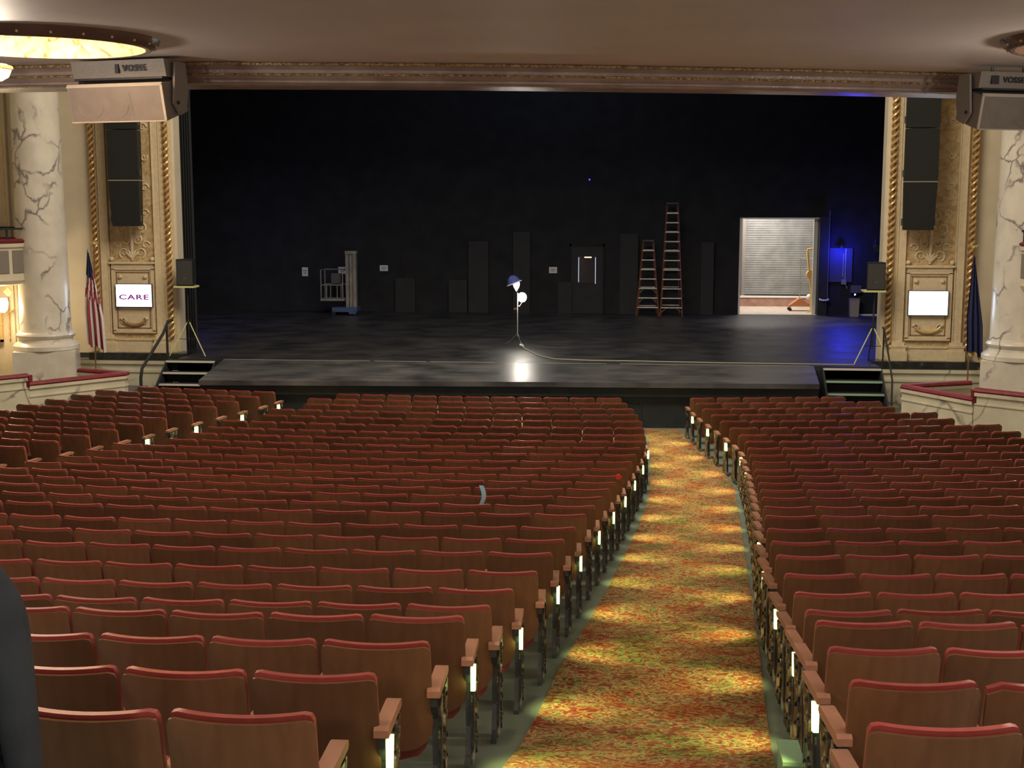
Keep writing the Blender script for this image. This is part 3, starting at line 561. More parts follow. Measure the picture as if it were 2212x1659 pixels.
# ---------------------------------------------------------------- gilded pilasters
def helix(cx, cy, z0, z1, r_, rt, pitch, ph):
    P = []; n_ = int((z1-z0)/pitch*14)
    for i in range(n_+1):
        z = z0+(z1-z0)*i/n_; a = 2*PI*z/pitch+ph; P.append((cx+r_*math.cos(a), cy+r_*math.sin(a), z))
    return P
def scroll(cx, cz, r0, turns, sgn, a0=0, n_=26):
    return [(cx+sgn*(r0*(1-i/n_*.85))*math.cos(a0+turns*2*PI*i/n_), -.03, cz+(r0*(1-i/n_*.85))*math.sin(a0+turns*2*PI*i/n_)) for i in range(n_+1)]
def pilaster(xl, xr, label, mir, top=7.55):
    cx = (xl+xr)/2; hw = (xr-xl)/2; e = empty('gilded_pilaster', (cx, 30.42, .045), label, 'pilaster', 'gilded pilasters beside the stage opening')
    part('back_slab', MB().bbox((-hw-.06, -.02, 0), (hw+.1, .2, top)), M_CREAM2, e)
    part('tan_field', MB().bbox((-hw+.36, -.05, .3), (hw-.34, -.02, top)), M_TAN, e)
    for s_, nm in ((-1, 'l'), (1, 'r')):
        xc = s_*(hw-.24)
        part('fluted_strip', MB().bbox((xc-.1, -.09, .42), (xc+.1, -.02, top)).bbox((xc-.1, -.105, .42), (xc-.075, -.09, top)).bbox((xc+.075, -.105, .42), (xc+.1, -.09, top)), M_CREAM2, e)
        part('strip_base', MB().bbox((xc-.2, -.16, .0), (xc+.2, -.02, .22)).bbox((xc-.17, -.14, .22), (xc+.17, -.02, .34)).bbox((xc-.2, -.15, .30), (xc+.2, -.02, .35)).bbox((xc-.14, -.12, .35), (xc+.14, -.02, .42)), M_CREAM2, e)
        k = MB().tube([(s_*hw, -.06, .35), (s_*hw, -.06, top)], .055, 10); rp = part('rope_core', k, M_ROPED, e, smooth=True)
        part('rope_strand', MB().tube(helix(s_*hw, -.06, .35, top, .052, .03, .30, 0), .03, 6).tube(helix(s_*hw, -.06, .35, top, .052, .03, .30, PI), .03, 6), M_GOLD, rp, smooth=True)
    part('plinth', MB().bbox((-hw+.4, -.08, 0), (hw-.38, -.02, .30)).bbox((-hw+.4, -.10, .28), (hw-.38, -.02, .33)), M_CREAM2, e)
    # framed lower panel
    z0, z1, pw = .50, 1.98, hw-.42
    fr = part('lower_panel', MB().bbox((-pw, -.085, z0), (pw, -.05, z1)), M_RELIEF if False else M_CREAM2, e)
    mb = MB()
    for (a, b_) in (((-pw-.04, z0-.04), (pw+.04, z0+.02)), ((-pw-.04, z1-.02), (pw+.04, z1+.04)), ((-pw-.04, z0), (-pw+.03, z1)), ((pw-.03, z0), (pw+.04, z1))): mb.bbox((a[0], -.115, a[1]), (b_[0], -.06, b_[1]))
    part('panel_frame', mb, M_CREAM2, fr)
    part('inner_frame', MB().bbox((-pw+.07, -.1, z0+.07), (pw-.07, -.085, z0+.09)).bbox((-pw+.07, -.1, z1-.09), (pw-.07, -.085, z1-.07)).bbox((-pw+.07, -.1, z0+.07), (-pw+.09, -.085, z1-.07)).bbox((pw-.09, -.1, z0+.07), (pw-.07, -.085, z1-.07)), M_ROSE, fr)
    part('panel_cornice', MB().bbox((-pw-.07, -.16, z1+.12), (pw+.07, -.05, z1+.17)).bbox((-pw-.03, -.12, z1+.04), (pw+.03, -.05, z1+.12)), M_CREAM2, e)
    for s_ in (-1, 1):
        part('rosette', MB().lathe([(.005, .05), (.03, .045), (.05, .02), (.055, 0)], n=16, rot=Matrix.Rotation(PI/2, 3, 'X')), M_RELIEF, fr, (s_*(pw-.17), -.085, z1-.19), smooth=True)
        part('corner_scroll', MB().tube(scroll(0, 0, .09, 1.2, s_, PI*.3), [.018*(1-.6*i/26) for i in range(27)], 6), M_RELIEF, fr, (s_*(pw-.2), -.08, z0+.24), smooth=True)
        part('finial', MB().sphere((0, 0, 0), .055, 12, 8), M_RELIEF, e, (s_*(pw+.02), -.1, z1+.23), smooth=True)
    P = [(.30*math.sin(t_), -.10, z0+.34-.20*math.cos(t_)) for t_ in [-1.25+2.5*i/20 for i in range(21)]]
    part('garland', MB().tube(P, [.02+.028*math.cos(-1.25+2.5*i/20) for i in range(21)], 10), M_ROSE if mir > 0 else M_GOLD, fr, smooth=True)
    for s_ in (-1, 1): part('garland_knot', MB().sphere((0, 0, 0), .04, 10, 8), M_RELIEF, fr, (s_*.31, -.1, z0+.30), smooth=True)
    # acanthus relief above the cornice
    mb = MB(); zb = z1+.2
    for s_ in (-1, 1):
        for (x, z, r_, tn, a0) in ((.20, .18, .13, 1.3, -1.2), (.13, .48, .12, -1.2, .9), (.34, .36, .10, 1.2, .2), (.24, .78, .13, 1.3, -1.4), (.10, 1.05, .09, -1.2, 1), (.34, 1.12, .09, 1.1, 0), (.36, 1.7, .10, 1.2, 0), (.37, 2.4, .09, -1.2, .5), (.36, 3.1, .10, 1.2, 0), (.37, 3.8, .09, -1.2, .5)):
            p = scroll(s_*x, zb+z, r_, tn, s_, a0); part('scroll_relief', MB().tube([(q[0], -.055, q[2]) for q in p], [.024*(1-.6*i/26) for i in range(27)], 6), M_RELIEF, e, smooth=True)
    mb.tube([(0, -.06, zb+.0), (0, -.07, zb+.5), (0, -.06, zb+1.2)], [.03, .045, .015], 8)
    mb.lathe([(.01, .05), (.05, .04), (.09, .0)], (0, -.05, zb+.86), 14, rot=Matrix.Rotation(PI/2, 3, 'X'))
    for k in range(5): a = (k-2)*.42; mb.tube([(0, -.06, zb+.04), (.13*math.sin(a), -.075, zb+.04+.16*math.cos(a)), (.2*math.sin(a*1.3), -.055, zb+.04+.24*math.cos(a))], [.03, .035, .008], 6)
    part('acanthus_relief', mb, M_RELIEF, e, smooth=True)
    return e
pilaster(-9.93, -8.14, 'tall cream and gold pilaster with twisted rope borders, left of stage opening', 1)
pilaster(8.50, 10.26, 'tall cream and gold pilaster with twisted rope borders, right of stage opening', -1)
# televisions
for (x0, x1, z0, z1, lb, cap) in ((-9.42, -8.56, 1.14, 1.66, 'glowing flat screen showing the purple word CARE on the left pilaster', True), (8.93, 9.78, 1.09, 1.62, 'glowing blank white flat screen on the right pilaster', False)):
    e = empty('television', ((x0+x1)/2, 30.24, z0), lb, 'television', 'wall televisions on the pilasters'); hw = (x1-x0)/2; hh = z1-z0
    part('housing', MB().bbox((-hw-.015, 0, -.015), (hw+.015, .05, hh+.015)), M_BLK, e)
    part('screen', MB().bbox((-hw, -.006, 0), (hw, 0.001, hh)), mat('white_screen', (.5, .6, 1), .3, emit=(.72, .86, 1), es=3.0), e)
    part('wall_mount', MB().bbox((-.15, .05, .1), (.15, .17, hh-.1)), M_BLK, e)
    if cap: text('caption', 'CARE', .20, mat('purple_ink', (.1, 0, .08), .5, emit=(.42, .05, .36), es=.35), e, (0, -.012, hh*.42), (PI/2, 0, 0)).scale = (1.35, .8, 1)
    light('screen_glow', 'AREA', ((x0+x1)/2, 30.2, (z0+z1)/2), 3.0, (.55, .7, 1), .8, .45, target=((x0+x1)/2, 20, 1.2))
# hung line arrays
for (cx_, zt, zb, lb) in ((-8.94, 7.3, 3.04, 'tall black line-array loudspeaker hung in front of the left pilaster'), (8.98, 7.3, 2.99, 'tall black line-array loudspeaker hung in front of the right pilaster')):
    e = empty('line_array', (cx_, 29.95, zb), lb, 'speaker', 'black hanging line arrays'); h1 = (zt-zb); seg = [0, 1.05, 2.2, 3.3, h1]
    for k in range(4):
        hw = .36 if k else .35
        c = part('array_cabinet', MB().prism([(-hw, -.2), (hw, -.2), (hw-.06, .2), (-hw+.06, .2)], seg[k]+.012, seg[k+1]-.012) if k else MB().add([(-.33, -.14, .0), (.33, -.14, .0), (.28, .2, 0), (-.28, .2, 0), (-.36, -.2, 1.038), (.36, -.2, 1.038), (.3, .2, 1.038), (-.3, .2, 1.038)], [(0, 3, 2, 1), (4, 5, 6, 7), (0, 1, 5, 4), (1, 2, 6, 5), (2, 3, 7, 6), (3, 0, 4, 7)]), M_BLKG, e)
        part('rig_plate', MB().bbox((hw-.005, -.15, seg[k]+.1), (hw+.02, -.08, seg[k]+.25)).bbox((-hw-.02, -.15, seg[k]+.1), (-hw+.005, -.08, seg[k]+.25)), M_IRON, c)
    part('joint_bar', MB().bbox((-.36, -.21, 1.035), (.36, -.19, 1.062)), mat('pale_metal', (.3, .32, .26), .4, .5), e)
    part('hanging_cable', MB().tube([(0, 0, h1), (0, 0, 9.5)], .02, 6), M_IRON, e)

# ---------------------------------------------------------------- marble columns and side bays
def column(x, y, s_, label):
    e = empty('marble_column', (x, y, -1.2), label, 'column', 'veined marble columns')
    part('pedestal', MB().box((0, 0, .73), (1.34, 1.34, 1.46), Matrix.Rotation(s_*math.radians(19), 3, 'Z')), M_MARB, e)
    part('base_moulding', MB().lathe([(.66, 1.46), (.72, 1.47), (.72, 1.56), (.66, 1.62), (.60, 1.65), (.59, 1.72), (.63, 1.75), (.65, 1.80), (.62, 1.86), (.58, 1.88)], n=56), M_MARB, e, smooth=True)
    part('shaft', MB().lathe([(.585, 1.88), (.565, 1.94), (.56, 2.6), (.54, 5), (.51, 8.5), (.51, 12)], n=64), M_MARB, e, smooth=True)
column(-10.62, 29.0, 1, 'round veined white marble column on square pedestal, left of stage')
column(10.98, 29.0, -1, 'round veined white marble column on square pedestal, right of stage')
def side_bay(s_):
    x = s_*11.55; mb = MB()
    mb.bbox((min(x, s_*13), 29.6, -1), (max(x, s_*13), 30.5, 9))
    for k, (a, b_) in enumerate(((.06, .14), (.5, .58), (1.0, 1.08))): mb.bbox((min(x+s_*a, x+s_*b_), 29.53, -1), (max(x+s_*a, x+s_*b_), 29.6, 9))
    struct('wall_bay_'+('left' if s_ < 0 else 'right'), mb, M_CREAM, 'cream panelled side bay behind the opera box')
    mb = MB()
    for a in (.15, .49, .6): mb.bbox((min(x+s_*a, x+s_*(a+.03)), 29.54, 2.9), (max(x+s_*a, x+s_*(a+.03)), 29.58, 5.2))
    for a in (.2, .55): mb.bbox((min(x+s_*a, x+s_*(a+.025)), 29.54, .4), (max(x+s_*a, x+s_*(a+.025)), 29.58, 1.4))
    struct('trim_'+('13' if s_ < 0 else '14'), mb, M_ROPED if False else M_GOLD, 'gold beading on the panelled bay')
    e = empty('framed_panel', (x+s_*.62, 29.45, .35), 'gold framed panel on the wall below the '+('left' if s_ < 0 else 'right')+' wall lamp', 'framed panel')
    part('frame', MB().bbox((-.28, 0, 0), (.28, .06, .06)).bbox((-.28, 0, .75), (.28, .06, .81)).bbox((-.28, 0, 0), (-.22, .06, .81)).bbox((.22, 0, 0), (.28, .06, .81)), M_GOLD, e)
    part('panel', MB().bbox((-.22, .03, .06), (.22, .05, .75)), M_CREAM, e)
    # opera box
    bx = s_*11.75
    e = empty('opera_box', (bx, 28.6, 1.75), 'rounded cream opera box with grey panels, partly visible at the '+('left' if s_ < 0 else 'right')+' edge', 'opera box', 'opera boxes at the frame edges')
    r_ = .92
    part('box_front', MB().lathe([(r_-.15, 0), (r_-.02, .04), (r_+.02, .12), (r_, .2), (r_, .82), (r_+.04, .86), (r_+.04, .94), (r_-.1, .95)], n=40), M_CREAM, e, smooth=True)
    part('box_floor', MB().lathe([(.01, .05), (r_-.1, .05)], n=40), M_CREAM, e)
    for k in range(12): 
        t0 = k*2*PI/12+.05; t1 = t0+2*PI/12-.1
        part('grey_panel', MB().lathe([(r_+.012, .28), (r_+.015, .29), (r_+.015, .78), (r_+.012, .79)], n=6, a0=t0, a1=t1), mat('grey_box_panel', (.22, .19, .16), .6), e)
    part('velvet_rail', MB().lathe([(r_-.06, .95), (r_+.06, .96), (r_+.07, 1.0), (r_+.0, 1.04), (r_-.06, 1.03), (r_-.07, .97)], n=40), M_VELVET, e, smooth=True)
    part('upper_rail', MB().lathe([(r_-.03, 1.24), (r_+.03, 1.24), (r_+.03, 1.28), (r_-.03, 1.28), (r_-.03, 1.24)], n=40), M_BLK, e)
    for k in range(8): a = k*PI/4+.2; part('baluster', MB().tube([(r_*math.cos(a), r_*math.sin(a), 1.02), (r_*math.cos(a), r_*math.sin(a), 1.25)], .025, 6), M_BLK, e)
    # sconce
    e = empty('wall_sconce', (s_*11.62, 29.0, 1.25), 'glaring wall lamp under the '+('left' if s_ < 0 else 'right')+' opera box', 'lamp', 'wall lamps under the opera boxes')
    part('glass_shade', MB().lathe([(.05, -.16), (.10, -.10), (.13, .05), (.10, .16)], n=20), mat('sconce_glass', (1, .9, .7), .4, emit=(1, .80, .50), es=9), e, smooth=True)
    part('bracket', MB().tube([(0, 0, -.1), (0, .3, -.2), (0, .53, -.15)], .02, 8), M_GOLD, e)
    part('ornament', MB().box((0, 0, 0), (.15, .06, .15), Matrix.Rotation(PI/4, 3, 'Y')), M_TAN, e, (-s_*.2, -.1, .32))
    light('sconce_lamp', 'POINT', (s_*11.55, 28.72, 1.2), 48, (1, .76, .45), .1)
side_bay(-1); side_bay(1)

# loge parapets with crimson rail
def loge(pts_low, pts_hi, s_, zl=.15, zh=.32):
    tag_side = 'left' if s_ < 0 else 'right'
    e = empty('marble_parapet', (*pts_low[1], -1.0), 'cream marble box parapet with crimson velvet rail, '+tag_side+' of the front seats', 'parapet', 'box parapets with crimson rails')
    ox, oy, oz = pts_low[1][0], pts_low[1][1], -1.0
    L = [(a-ox, b_-oy) for a, b_ in pts_low]; H = [(a-ox, b_-oy) for a, b_ in pts_hi]
    zl -= oz; zh -= oz
    for P, z in ((L, zl), (H, zh)):
        part('wall_panel', MB().sweep(P, [(-.06, -.1), (-.06, z-.16), (-.09, z-.14), (-.09, z-.08), (.09, z-.08), (.09, z-.14), (.06, z-.16), (.06, -.1)], closed_prof=True), M_MARBC, e)
        part('moulding', MB().sweep(P, [(-.075, z-.30), (-.075, z-.27), (.075, z-.27), (.075, z-.30)], closed_prof=True), M_MARBC, e)
        part('velvet_rail', MB().sweep(P, [(-.085, z-.085), (-.10, z-.05), (-.08, z-.01), (-.04, z), (.04, z), (.08, z-.01), (.10, z-.05), (.085, z-.085)], closed_prof=True), M_VELVET, e, smooth=True)
    px, py = H[0]; part('step_post', MB().bbox((px-.075, py-.075, zl-.1), (px+.075, py+.075, zh-.04)), M_VELVET, e)
loge([(-8.93, 24.42), (-7.66, 26.02), (-7.66, 26.12), (-8.78, 26.55)], [(-8.93, 24.42), (-9.4, 23.85), (-11.2, 21.6)], -1)
loge([(8.93, 24.1), (8.0, 25.62), (8.04, 25.74), (9.36, 26.32)], [(8.93, 24.1), (9.66, 23.5), (11.4, 21.6)], 1)
struct('floor_loge_left', MB().prism([(-8.9, 24.6), (-7.85, 26.0), (-8.8, 26.5), (-8.6, 29.9), (-12.9, 29.9), (-12.9, 21.6), (-11.1, 21.8)], -.75, -.7), mat('grey_carpet', (.12, .11, .11), .9), 'grey floor inside the left box')
struct('floor_loge_right', MB().prism([(8.95, 24.3), (8.2, 25.6), (9.3, 26.2), (9.1, 29.9), (12.9, 29.9), (12.9, 21.6), (11.2, 21.8)], -.75, -.7), mat('grey_carpet', (0, 0, 0)), 'grey floor inside the right box')
e = empty('brass_chair', (9.35, 25.5, -.7), 'small chair with rounded brass-coloured back frame inside the right box', 'chair')
part('back_frame', MB().tube([(-.2, 0, 0), (-.2, 0, .62), (-.13, 0, .78), (0, 0, .82), (.13, 0, .78), (.2, 0, .62), (.2, 0, 0)], .016, 8), mat('brass', (.55, .40, .18), .35, .6), e, smooth=True)
part('seat', MB().bbox((-.2, -.38, .4), (.2, 0, .45)), M_VELVET, e)
for sx in (-.18, .18): part('leg', MB().tube([(sx, -.36, 0), (sx, -.36, .42)], .014, 6), mat('brass', (0, 0, 0)), e)

# flags
def flag(x, y, z0, z1, label, us):
    e = empty('flag_on_pole', (x, y, z0), label, 'flag', 'flags beside the marble columns'); H = z1-z0
    part('pole', MB().tube([(0, 0, 0), (.12 if us else .0, 0, H-.12)], .016, 8), M_ROPED, e)
    part('finial', MB().sphere((0, 0, 0), .035, 10, 8).prism_y([(-.11, .06), (0, .03), (.11, .06), (.05, -.02), (-.05, -.02)], -.01, .01), M_GOLD, e, (.12 if us else 0, 0, H-.08), smooth=False)
    mb = MB(); nh, nb = 26, 30; vs_ = []; fs = []; mi = []
    for j in range(nb+1):
        b_ = j/nb
        for i in range(nh+1):
            a = i/nh; fold = math.sin(a*19)*.045*(.4+b_)
            z = H-.2-b_*2.22-a*.25*(1-b_*.3)
            w_ = (.04+.24*min(1, b_*1.6))*(1 if us else .8)
            vs_.append((.12-(.1*(1-b_)) + (a-.5)*w_*1.6 + (-.02 if us else .0), -.05+fold, z-.04*math.sin(a*9)))
    for j in range(nb):
        for i in range(nh):
            k = j*(nh+1)+i; fs.append((k, k+1, k+nh+2, k+nh+1))
            if us: mi.append(0 if (j < 8 and i < 18) or j < 4 else (1 if ((i if j > 14 else i+j//2)//2) % 2 else 2))
            else: mi.append(3 if j >= nb-1 else 0)
    mb.v = vs_; mb.f = fs; mb.mi = mi
    part('cloth', mb, [mat('flag_navy', (.02, .025, .09), .8), mat('flag_red', (.33, .02, .04), .8), mat('flag_white', (.62, .58, .55), .8), mat('fringe_gold', (.5, .36, .12), .7)], e, smooth=True)
    part('base', MB().lathe([(.01, .06), (.11, .05), (.13, 0)], n=20), M_GOLD, e, smooth=True)
flag(-9.82, 29.75, -.97, 2.72, 'draped red, white and blue striped flag beside the left marble column', True)
flag(10.22, 29.95, -.97, 2.7, 'draped dark navy flag with gold fringe beside the right marble column', False)

# big grey speakers under the balcony edge
def hung_speaker(c, yaw, s_, lb, lb2):
    R1 = Matrix.Rotation(yaw, 3, 'Z')
    e = empty('hanging_speaker', c, lb, 'speaker', 'grey speakers under the balcony edge', yaw)
    tilt = Matrix.Rotation(math.radians(12), 3, 'X')
    def box_t(P, y0, y1, z0, z1, w0, w1):  # tapered box turned by tilt
        w0 *= 1.12; w1 *= 1.12; vs_ = [(-w0, y0, z0), (w0, y0, z0), (w1, y1, z0+.03), (-w1, y1, z0+.03), (-w0, y0, z1), (w0, y0, z1), (w1, y1, z1), (-w1, y1, z1)]
        P.add([tilt @ Vector(v_) for v_ in vs_], [(0, 3, 2, 1), (4, 5, 6, 7), (0, 1, 5, 4), (1, 2, 6, 5), (2, 3, 7, 6), (3, 0, 4, 7)]); return P
    part('cabinet', box_t(MB(), -.2, .26, -.19, .17, .50, .46), M_SPKG, e)
    g = part('grille', box_t(MB(), -.212, -.2, -.18, .16, .485, .485), M_GRILL, e)
    for cx_ in (-.30, .0):
        part('driver_outline', MB().tube([tilt @ Vector((cx_+.15*math.cos(t_), -.214, -.0+.15*math.sin(t_))) for t_ in [PI*1.05+j*PI*.9/16 for j in range(17)]], .003, 4), M_SPKG, g)
    part('horn_edge', MB().tube([tilt @ Vector((.2, -.214, -.13)), tilt @ Vector((.17, -.214, .1))], .005, 4), M_SPKG, g)
    part('top_edge', box_t(MB(), -.216, -.19, .16, .172, .5, .5), mat('pale_edge', (.42, .38, .34), .5), e)
    part('bottom_edge', box_t(MB(), -.216, -.19, -.192, -.18, .5, .5), mat('pale_edge', (0, 0, 0)), e)
    part('side_edge', box_t(MB(), -.216, -.2, -.19, .17, .012, .012), mat('pale_edge', (0, 0, 0)), e, (-s_*.555, 0, 0))
    for kx in (-1, 1): part('side_bracket', MB().prism_x([(-.06, -.05), (.05, -.16), (.16, -.12), (.2, .1), (.16, .36), (-.02, .36)], kx*.56, kx*.585), M_SPKG, e)
    part('bolt', MB().tube([(-s_*.585, -.0, -.04), (-s_*.60, -.0, -.04)], .018, 8), M_BLK, e)
    part('mounting_rod', MB().tube([(-.2, .12, .1), (-.2, .12, ZS-c[2])], .015, 8).tube([(.2, .12, .1), (.2, .12, ZS-c[2])], .015, 8), M_IRON, e)
    u = empty('hanging_speaker', (c[0], c[1]+.05, c[2]+.21), lb2, 'speaker', 'grey speakers under the balcony edge', yaw)
    part('cabinet', MB().add([(-.55, -.16, .0), (.55, -.16, .0), (.52, .26, .0), (-.52, .26, .0), (-.55, -.2, .17), (.55, -.2, .17), (.52, .2, .17), (-.52, .2, .17)], [(0, 3, 2, 1), (4, 5, 6, 7), (0, 1, 5, 4), (1, 2, 6, 5), (2, 3, 7, 6), (3, 0, 4, 7)]), M_SPKG, u)
    bd = part('badge', MB().bbox((-.17 if s_ > 0 else -.02, -.205, .04), (-.08 if s_ > 0 else .02, -.19, .13)), mat('dark_badge', (.03, .03, .035), .5), u, (-.25 if s_ > 0 else 0.0, 0, 0))
    text('lettering', 'VOSSE', .085, mat('dark_badge', (0, 0, 0)), u, (-.14 if s_ > 0 else .2, -.203, .085), (PI/2, 0, 0))
    part('underside_slot', MB().bbox((-.52, -.19, -.02), (.52, -.02, .0)), mat('dark_badge', (0, 0, 0)), u)
hung_speaker((-2.345, 13.25, 4.68), math.radians(-14), -1, 'large grey angled speaker under the balcony edge, upper left, lower of the pair', 'upper grey speaker box against the balcony cornice, upper left')
hung_speaker((6.87, 15.05, 4.645), math.radians(22), 1, 'large grey angled speaker under the balcony edge, upper right, lower of the pair', 'upper grey speaker box against the balcony cornice, upper right')

# ---------------------------------------------------------------- theater seats
PW = .512
def panel(w_, z0, z1, ya, yb, nx=8, nz=4, cr=.05, bow=.03, tilt=.2, cb=.05, dip=.008):
    mb = MB(); vs_ = []; fs = []
    us = [-1+2*i/nx for i in range(nx+1)]; hc = 1-2*cr/w_; us = [u*hc/(1-4/nx) if abs(u) < 1-3.5/nx else math.copysign(hc+(1-hc)*math.sin((abs(u)-(1-4/nx))/(4/nx)*PI/2), u) for u in us] if nx > 7 else [math.copysign(abs(u)**.6, u) for u in us]
    for side in (0, 1):
        for i, u in enumerate(us):
            x = u*w_/2; e_ = max(0, abs(x)-(w_/2-cr)); top = z1-(cr-math.sqrt(max(0, cr*cr-e_*e_)))
            e2_ = max(0, abs(x)-(w_/2-cb)); bot = z0+(cb-math.sqrt(max(0, cb*cb-e2_*e2_)))
            for j in range(nz+1):
                z = bot+(top-bot)*j/nz; y = (yb if side else ya)-bow*(1-u*u)+(z1-z)*tilt; z -= dip*(1-u*u)*(z-z0)/(z1-z0)
                vs_.append((x, y, z))
    S = (nx+1)*(nz+1); K = nz+1
    for i in range(nx):
        for j in range(nz):
            a = i*K+j; fs.append((a, a+K, a+K+1, a+1)); fs.append((S+a, S+a+1, S+a+K+1, S+a+K))
    for i in range(nx):
        a = i*K; fs.append((a, S+a, S+a+K, a+K)); a = i*K+nz; fs.append((a, a+K, S+a+K, S+a))
    for j in range(nz):
        a = j; fs.append((a, a+1, S+a+1, S+a)); a = nx*K+j; fs.append((a, S+a, S+a+1, a+1))
    return mb.add(vs_, fs)
def standard_mb(t_=.03): return MB().prism_x([(-.02, 0), (.36, 0), (.36, .02), (.24, .05), (.20, .14), (.21, .30), (.27, .46), (.34, .52), (.34, .545), (.03, .545), (.03, .5), (.09, .42), (.09, .2), (.05, .06), (-.02, .03)], -t_/2, t_/2)
me_back = panel(.490, .27, .79, 0, .016, 14, 6, .03, .04, .2, .12).mesh('backrest', M_WOOD, True)
me_cush = panel(.478, .34, .808, .017, .047, 14, 5, .03, .04, .2).mesh('cushion', M_VINYL, True)
me_pan = panel(.44, .20, .56, .17, .24, 8, 4, .05, .0, -.10, .12).mesh('seat_pan', M_VINYL, True)
me_std = standard_mb().mesh('standard', M_IRON)
def arm_mb(): return MB().prism_x([(.02, .545), (.35, .545), (.365, .555), (.36, .575), (.33, .582), (.04, .588), (.02, .575)], -.03, .03)
me_arm = arm_mb().mesh('armrest', M_ARMW)
mb = MB().prism_x([(.03, .02), (.33, .02), (.30, .12), (.27, .3), (.31, .44), (.33, .53), (.05, .53), (.08, .4), (.06, .2)], 0, .016)
rng = random.Random(3)
for k in range(5):
    zc_ = .08+.1*k; P = [(.018, .17+.07*math.cos(t_)*(1-.1*i), zc_+.05*math.sin(t_)) for i, t_ in enumerate([j*2*PI/10 for j in range(9)])]; mb.tube(P, .009, 5)
me_end = mb.mesh('end_panel', M_ENDP, True)
me_lens = MB().prism_x([(.03, .41), (.075, .40), (.10, .53), (.03, .53)], .006, .028).mesh('aisle_light', M_LENS)
me_blob = me_lens

N_ROWS = 28
RK = [57.05-.783*k for k in range(N_ROWS)]
CB_R = [(3.96, 1.80), (4.77, 1.85), (5.51, 1.93), (6.28, 1.98), (7.21, 2.04), (7.88, 2.09), (8.63, 2.18), (10.73, 2.32), (20.16, 3.03), (21.94, 2.99), (23.57, 2.85), (25.09, 2.61)]
RB_L = [(4.11, 3.55), (4.96, 3.63), (5.78, 3.66), (6.98, 3.75), (8.29, 3.81), (9.79, 3.86), (11.2, 3.95), (14.7, 4.22), (17.3, 4.38), (20.1, 4.50), (21, 4.42), (22.5, 4.22), (24.1, 3.99), (25.35, 3.88)]
LB_OUT = [(0, -10.5), (18, -10.2), (22.3, -8.9), (26.5, -7.25)]
RB_OUT = [(0, 12), (17, 10.9), (21.69, 9.01), (25.97, 7.05)]
ORD = ['first', 'second', 'third', 'fourth', 'fifth', 'sixth', 'seventh', 'eighth', 'ninth', 'tenth', 'eleventh', 'twelfth', 'thirteenth', 'fourteenth', 'fifteenth', 'sixteenth', 'seventeenth', 'eighteenth', 'nineteenth', 'twentieth', 'twenty-first', 'twenty-second', 'twenty-third', 'twenty-fourth', 'twenty-fifth', 'twenty-sixth', 'twenty-seventh', 'twenty-eighth', 'twenty-ninth', 'thirtieth']
def arc_theta_at(tab, R_):
    th = 0
    for _ in range(12):
        y = YC-R_*math.cos(th); x = interp(tab, y); th = math.asin(max(-1, min(1, x/R_)))
    return th
seats = []   # (zc, block, row, idx, x, y, z, rotz, sgn, is_end, is_far_end)
for k, R_ in enumerate(RK):
    zf = fz_r(R_); dth = PW/R_
    jobs = [('center', arc_theta_at(CB_R, R_), -1, arc_theta_at(CB_L, R_)), ('right', arc_theta_at(RB_L, R_), 1, arc_theta_at(RB_OUT, R_)), ('left', arc_theta_at(LB_R, R_), -1, arc_theta_at(LB_OUT, R_))]
    for blk, th0, s_, th1 in jobs:
        n_ = int(round(abs(th1-th0)/dth)) if (th1-th0)*s_ > 0 else 0
        for j in range(n_):
            th = th0+s_*(j+.5)*dth; x = R_*math.sin(th); y = YC-R_*math.cos(th)
            px, py, zc = proj((x, y, zf+.75))
            if px < -330 or px > 2212+330: continue
            inf = (-60 < px < 2212+60) and (py < 1740)
            seats.append(dict(zc=zc, blk=blk, k=k, j=j, x=x, y=y, z=zf, rz=th, s=s_, end=(j == 0), far=(j == n_-1), inf=inf))
vis = sorted([s for s in seats if s['inf']], key=lambda s: s['zc'])
near = vis[:300]; near_ids = set(id(s) for s in near); rest = [s for s in seats if id(s) not in near_ids]
def lamp_row(s): return s['end'] and ((s['k'] % 2 == 1) if s['blk'] == 'center' else (s['k'] % 2 == (0 if s['blk'] == 'right' else 1)))
SIDE = {'center': 'center block', 'right': 'right block', 'left': 'left block'}
def place_light(s):
    # small aisle lamp under the end armrest, aimed down at the carpet
    sd = -s['s']; c, sn = math.cos(s['rz']), math.sin(s['rz'])
    def W(lx, ly, lz): return (s['x']+lx*c-ly*sn, s['y']+lx*sn+ly*c, s['z']+lz)
    light('aisle_lamp', 'SPOT', W(sd*(PW/2+.075), .14, .47), 19.0, (1, 1.0, .33), .02, target=W(sd*(PW/2+.46), .14, 0), spot=92, blend=.9)
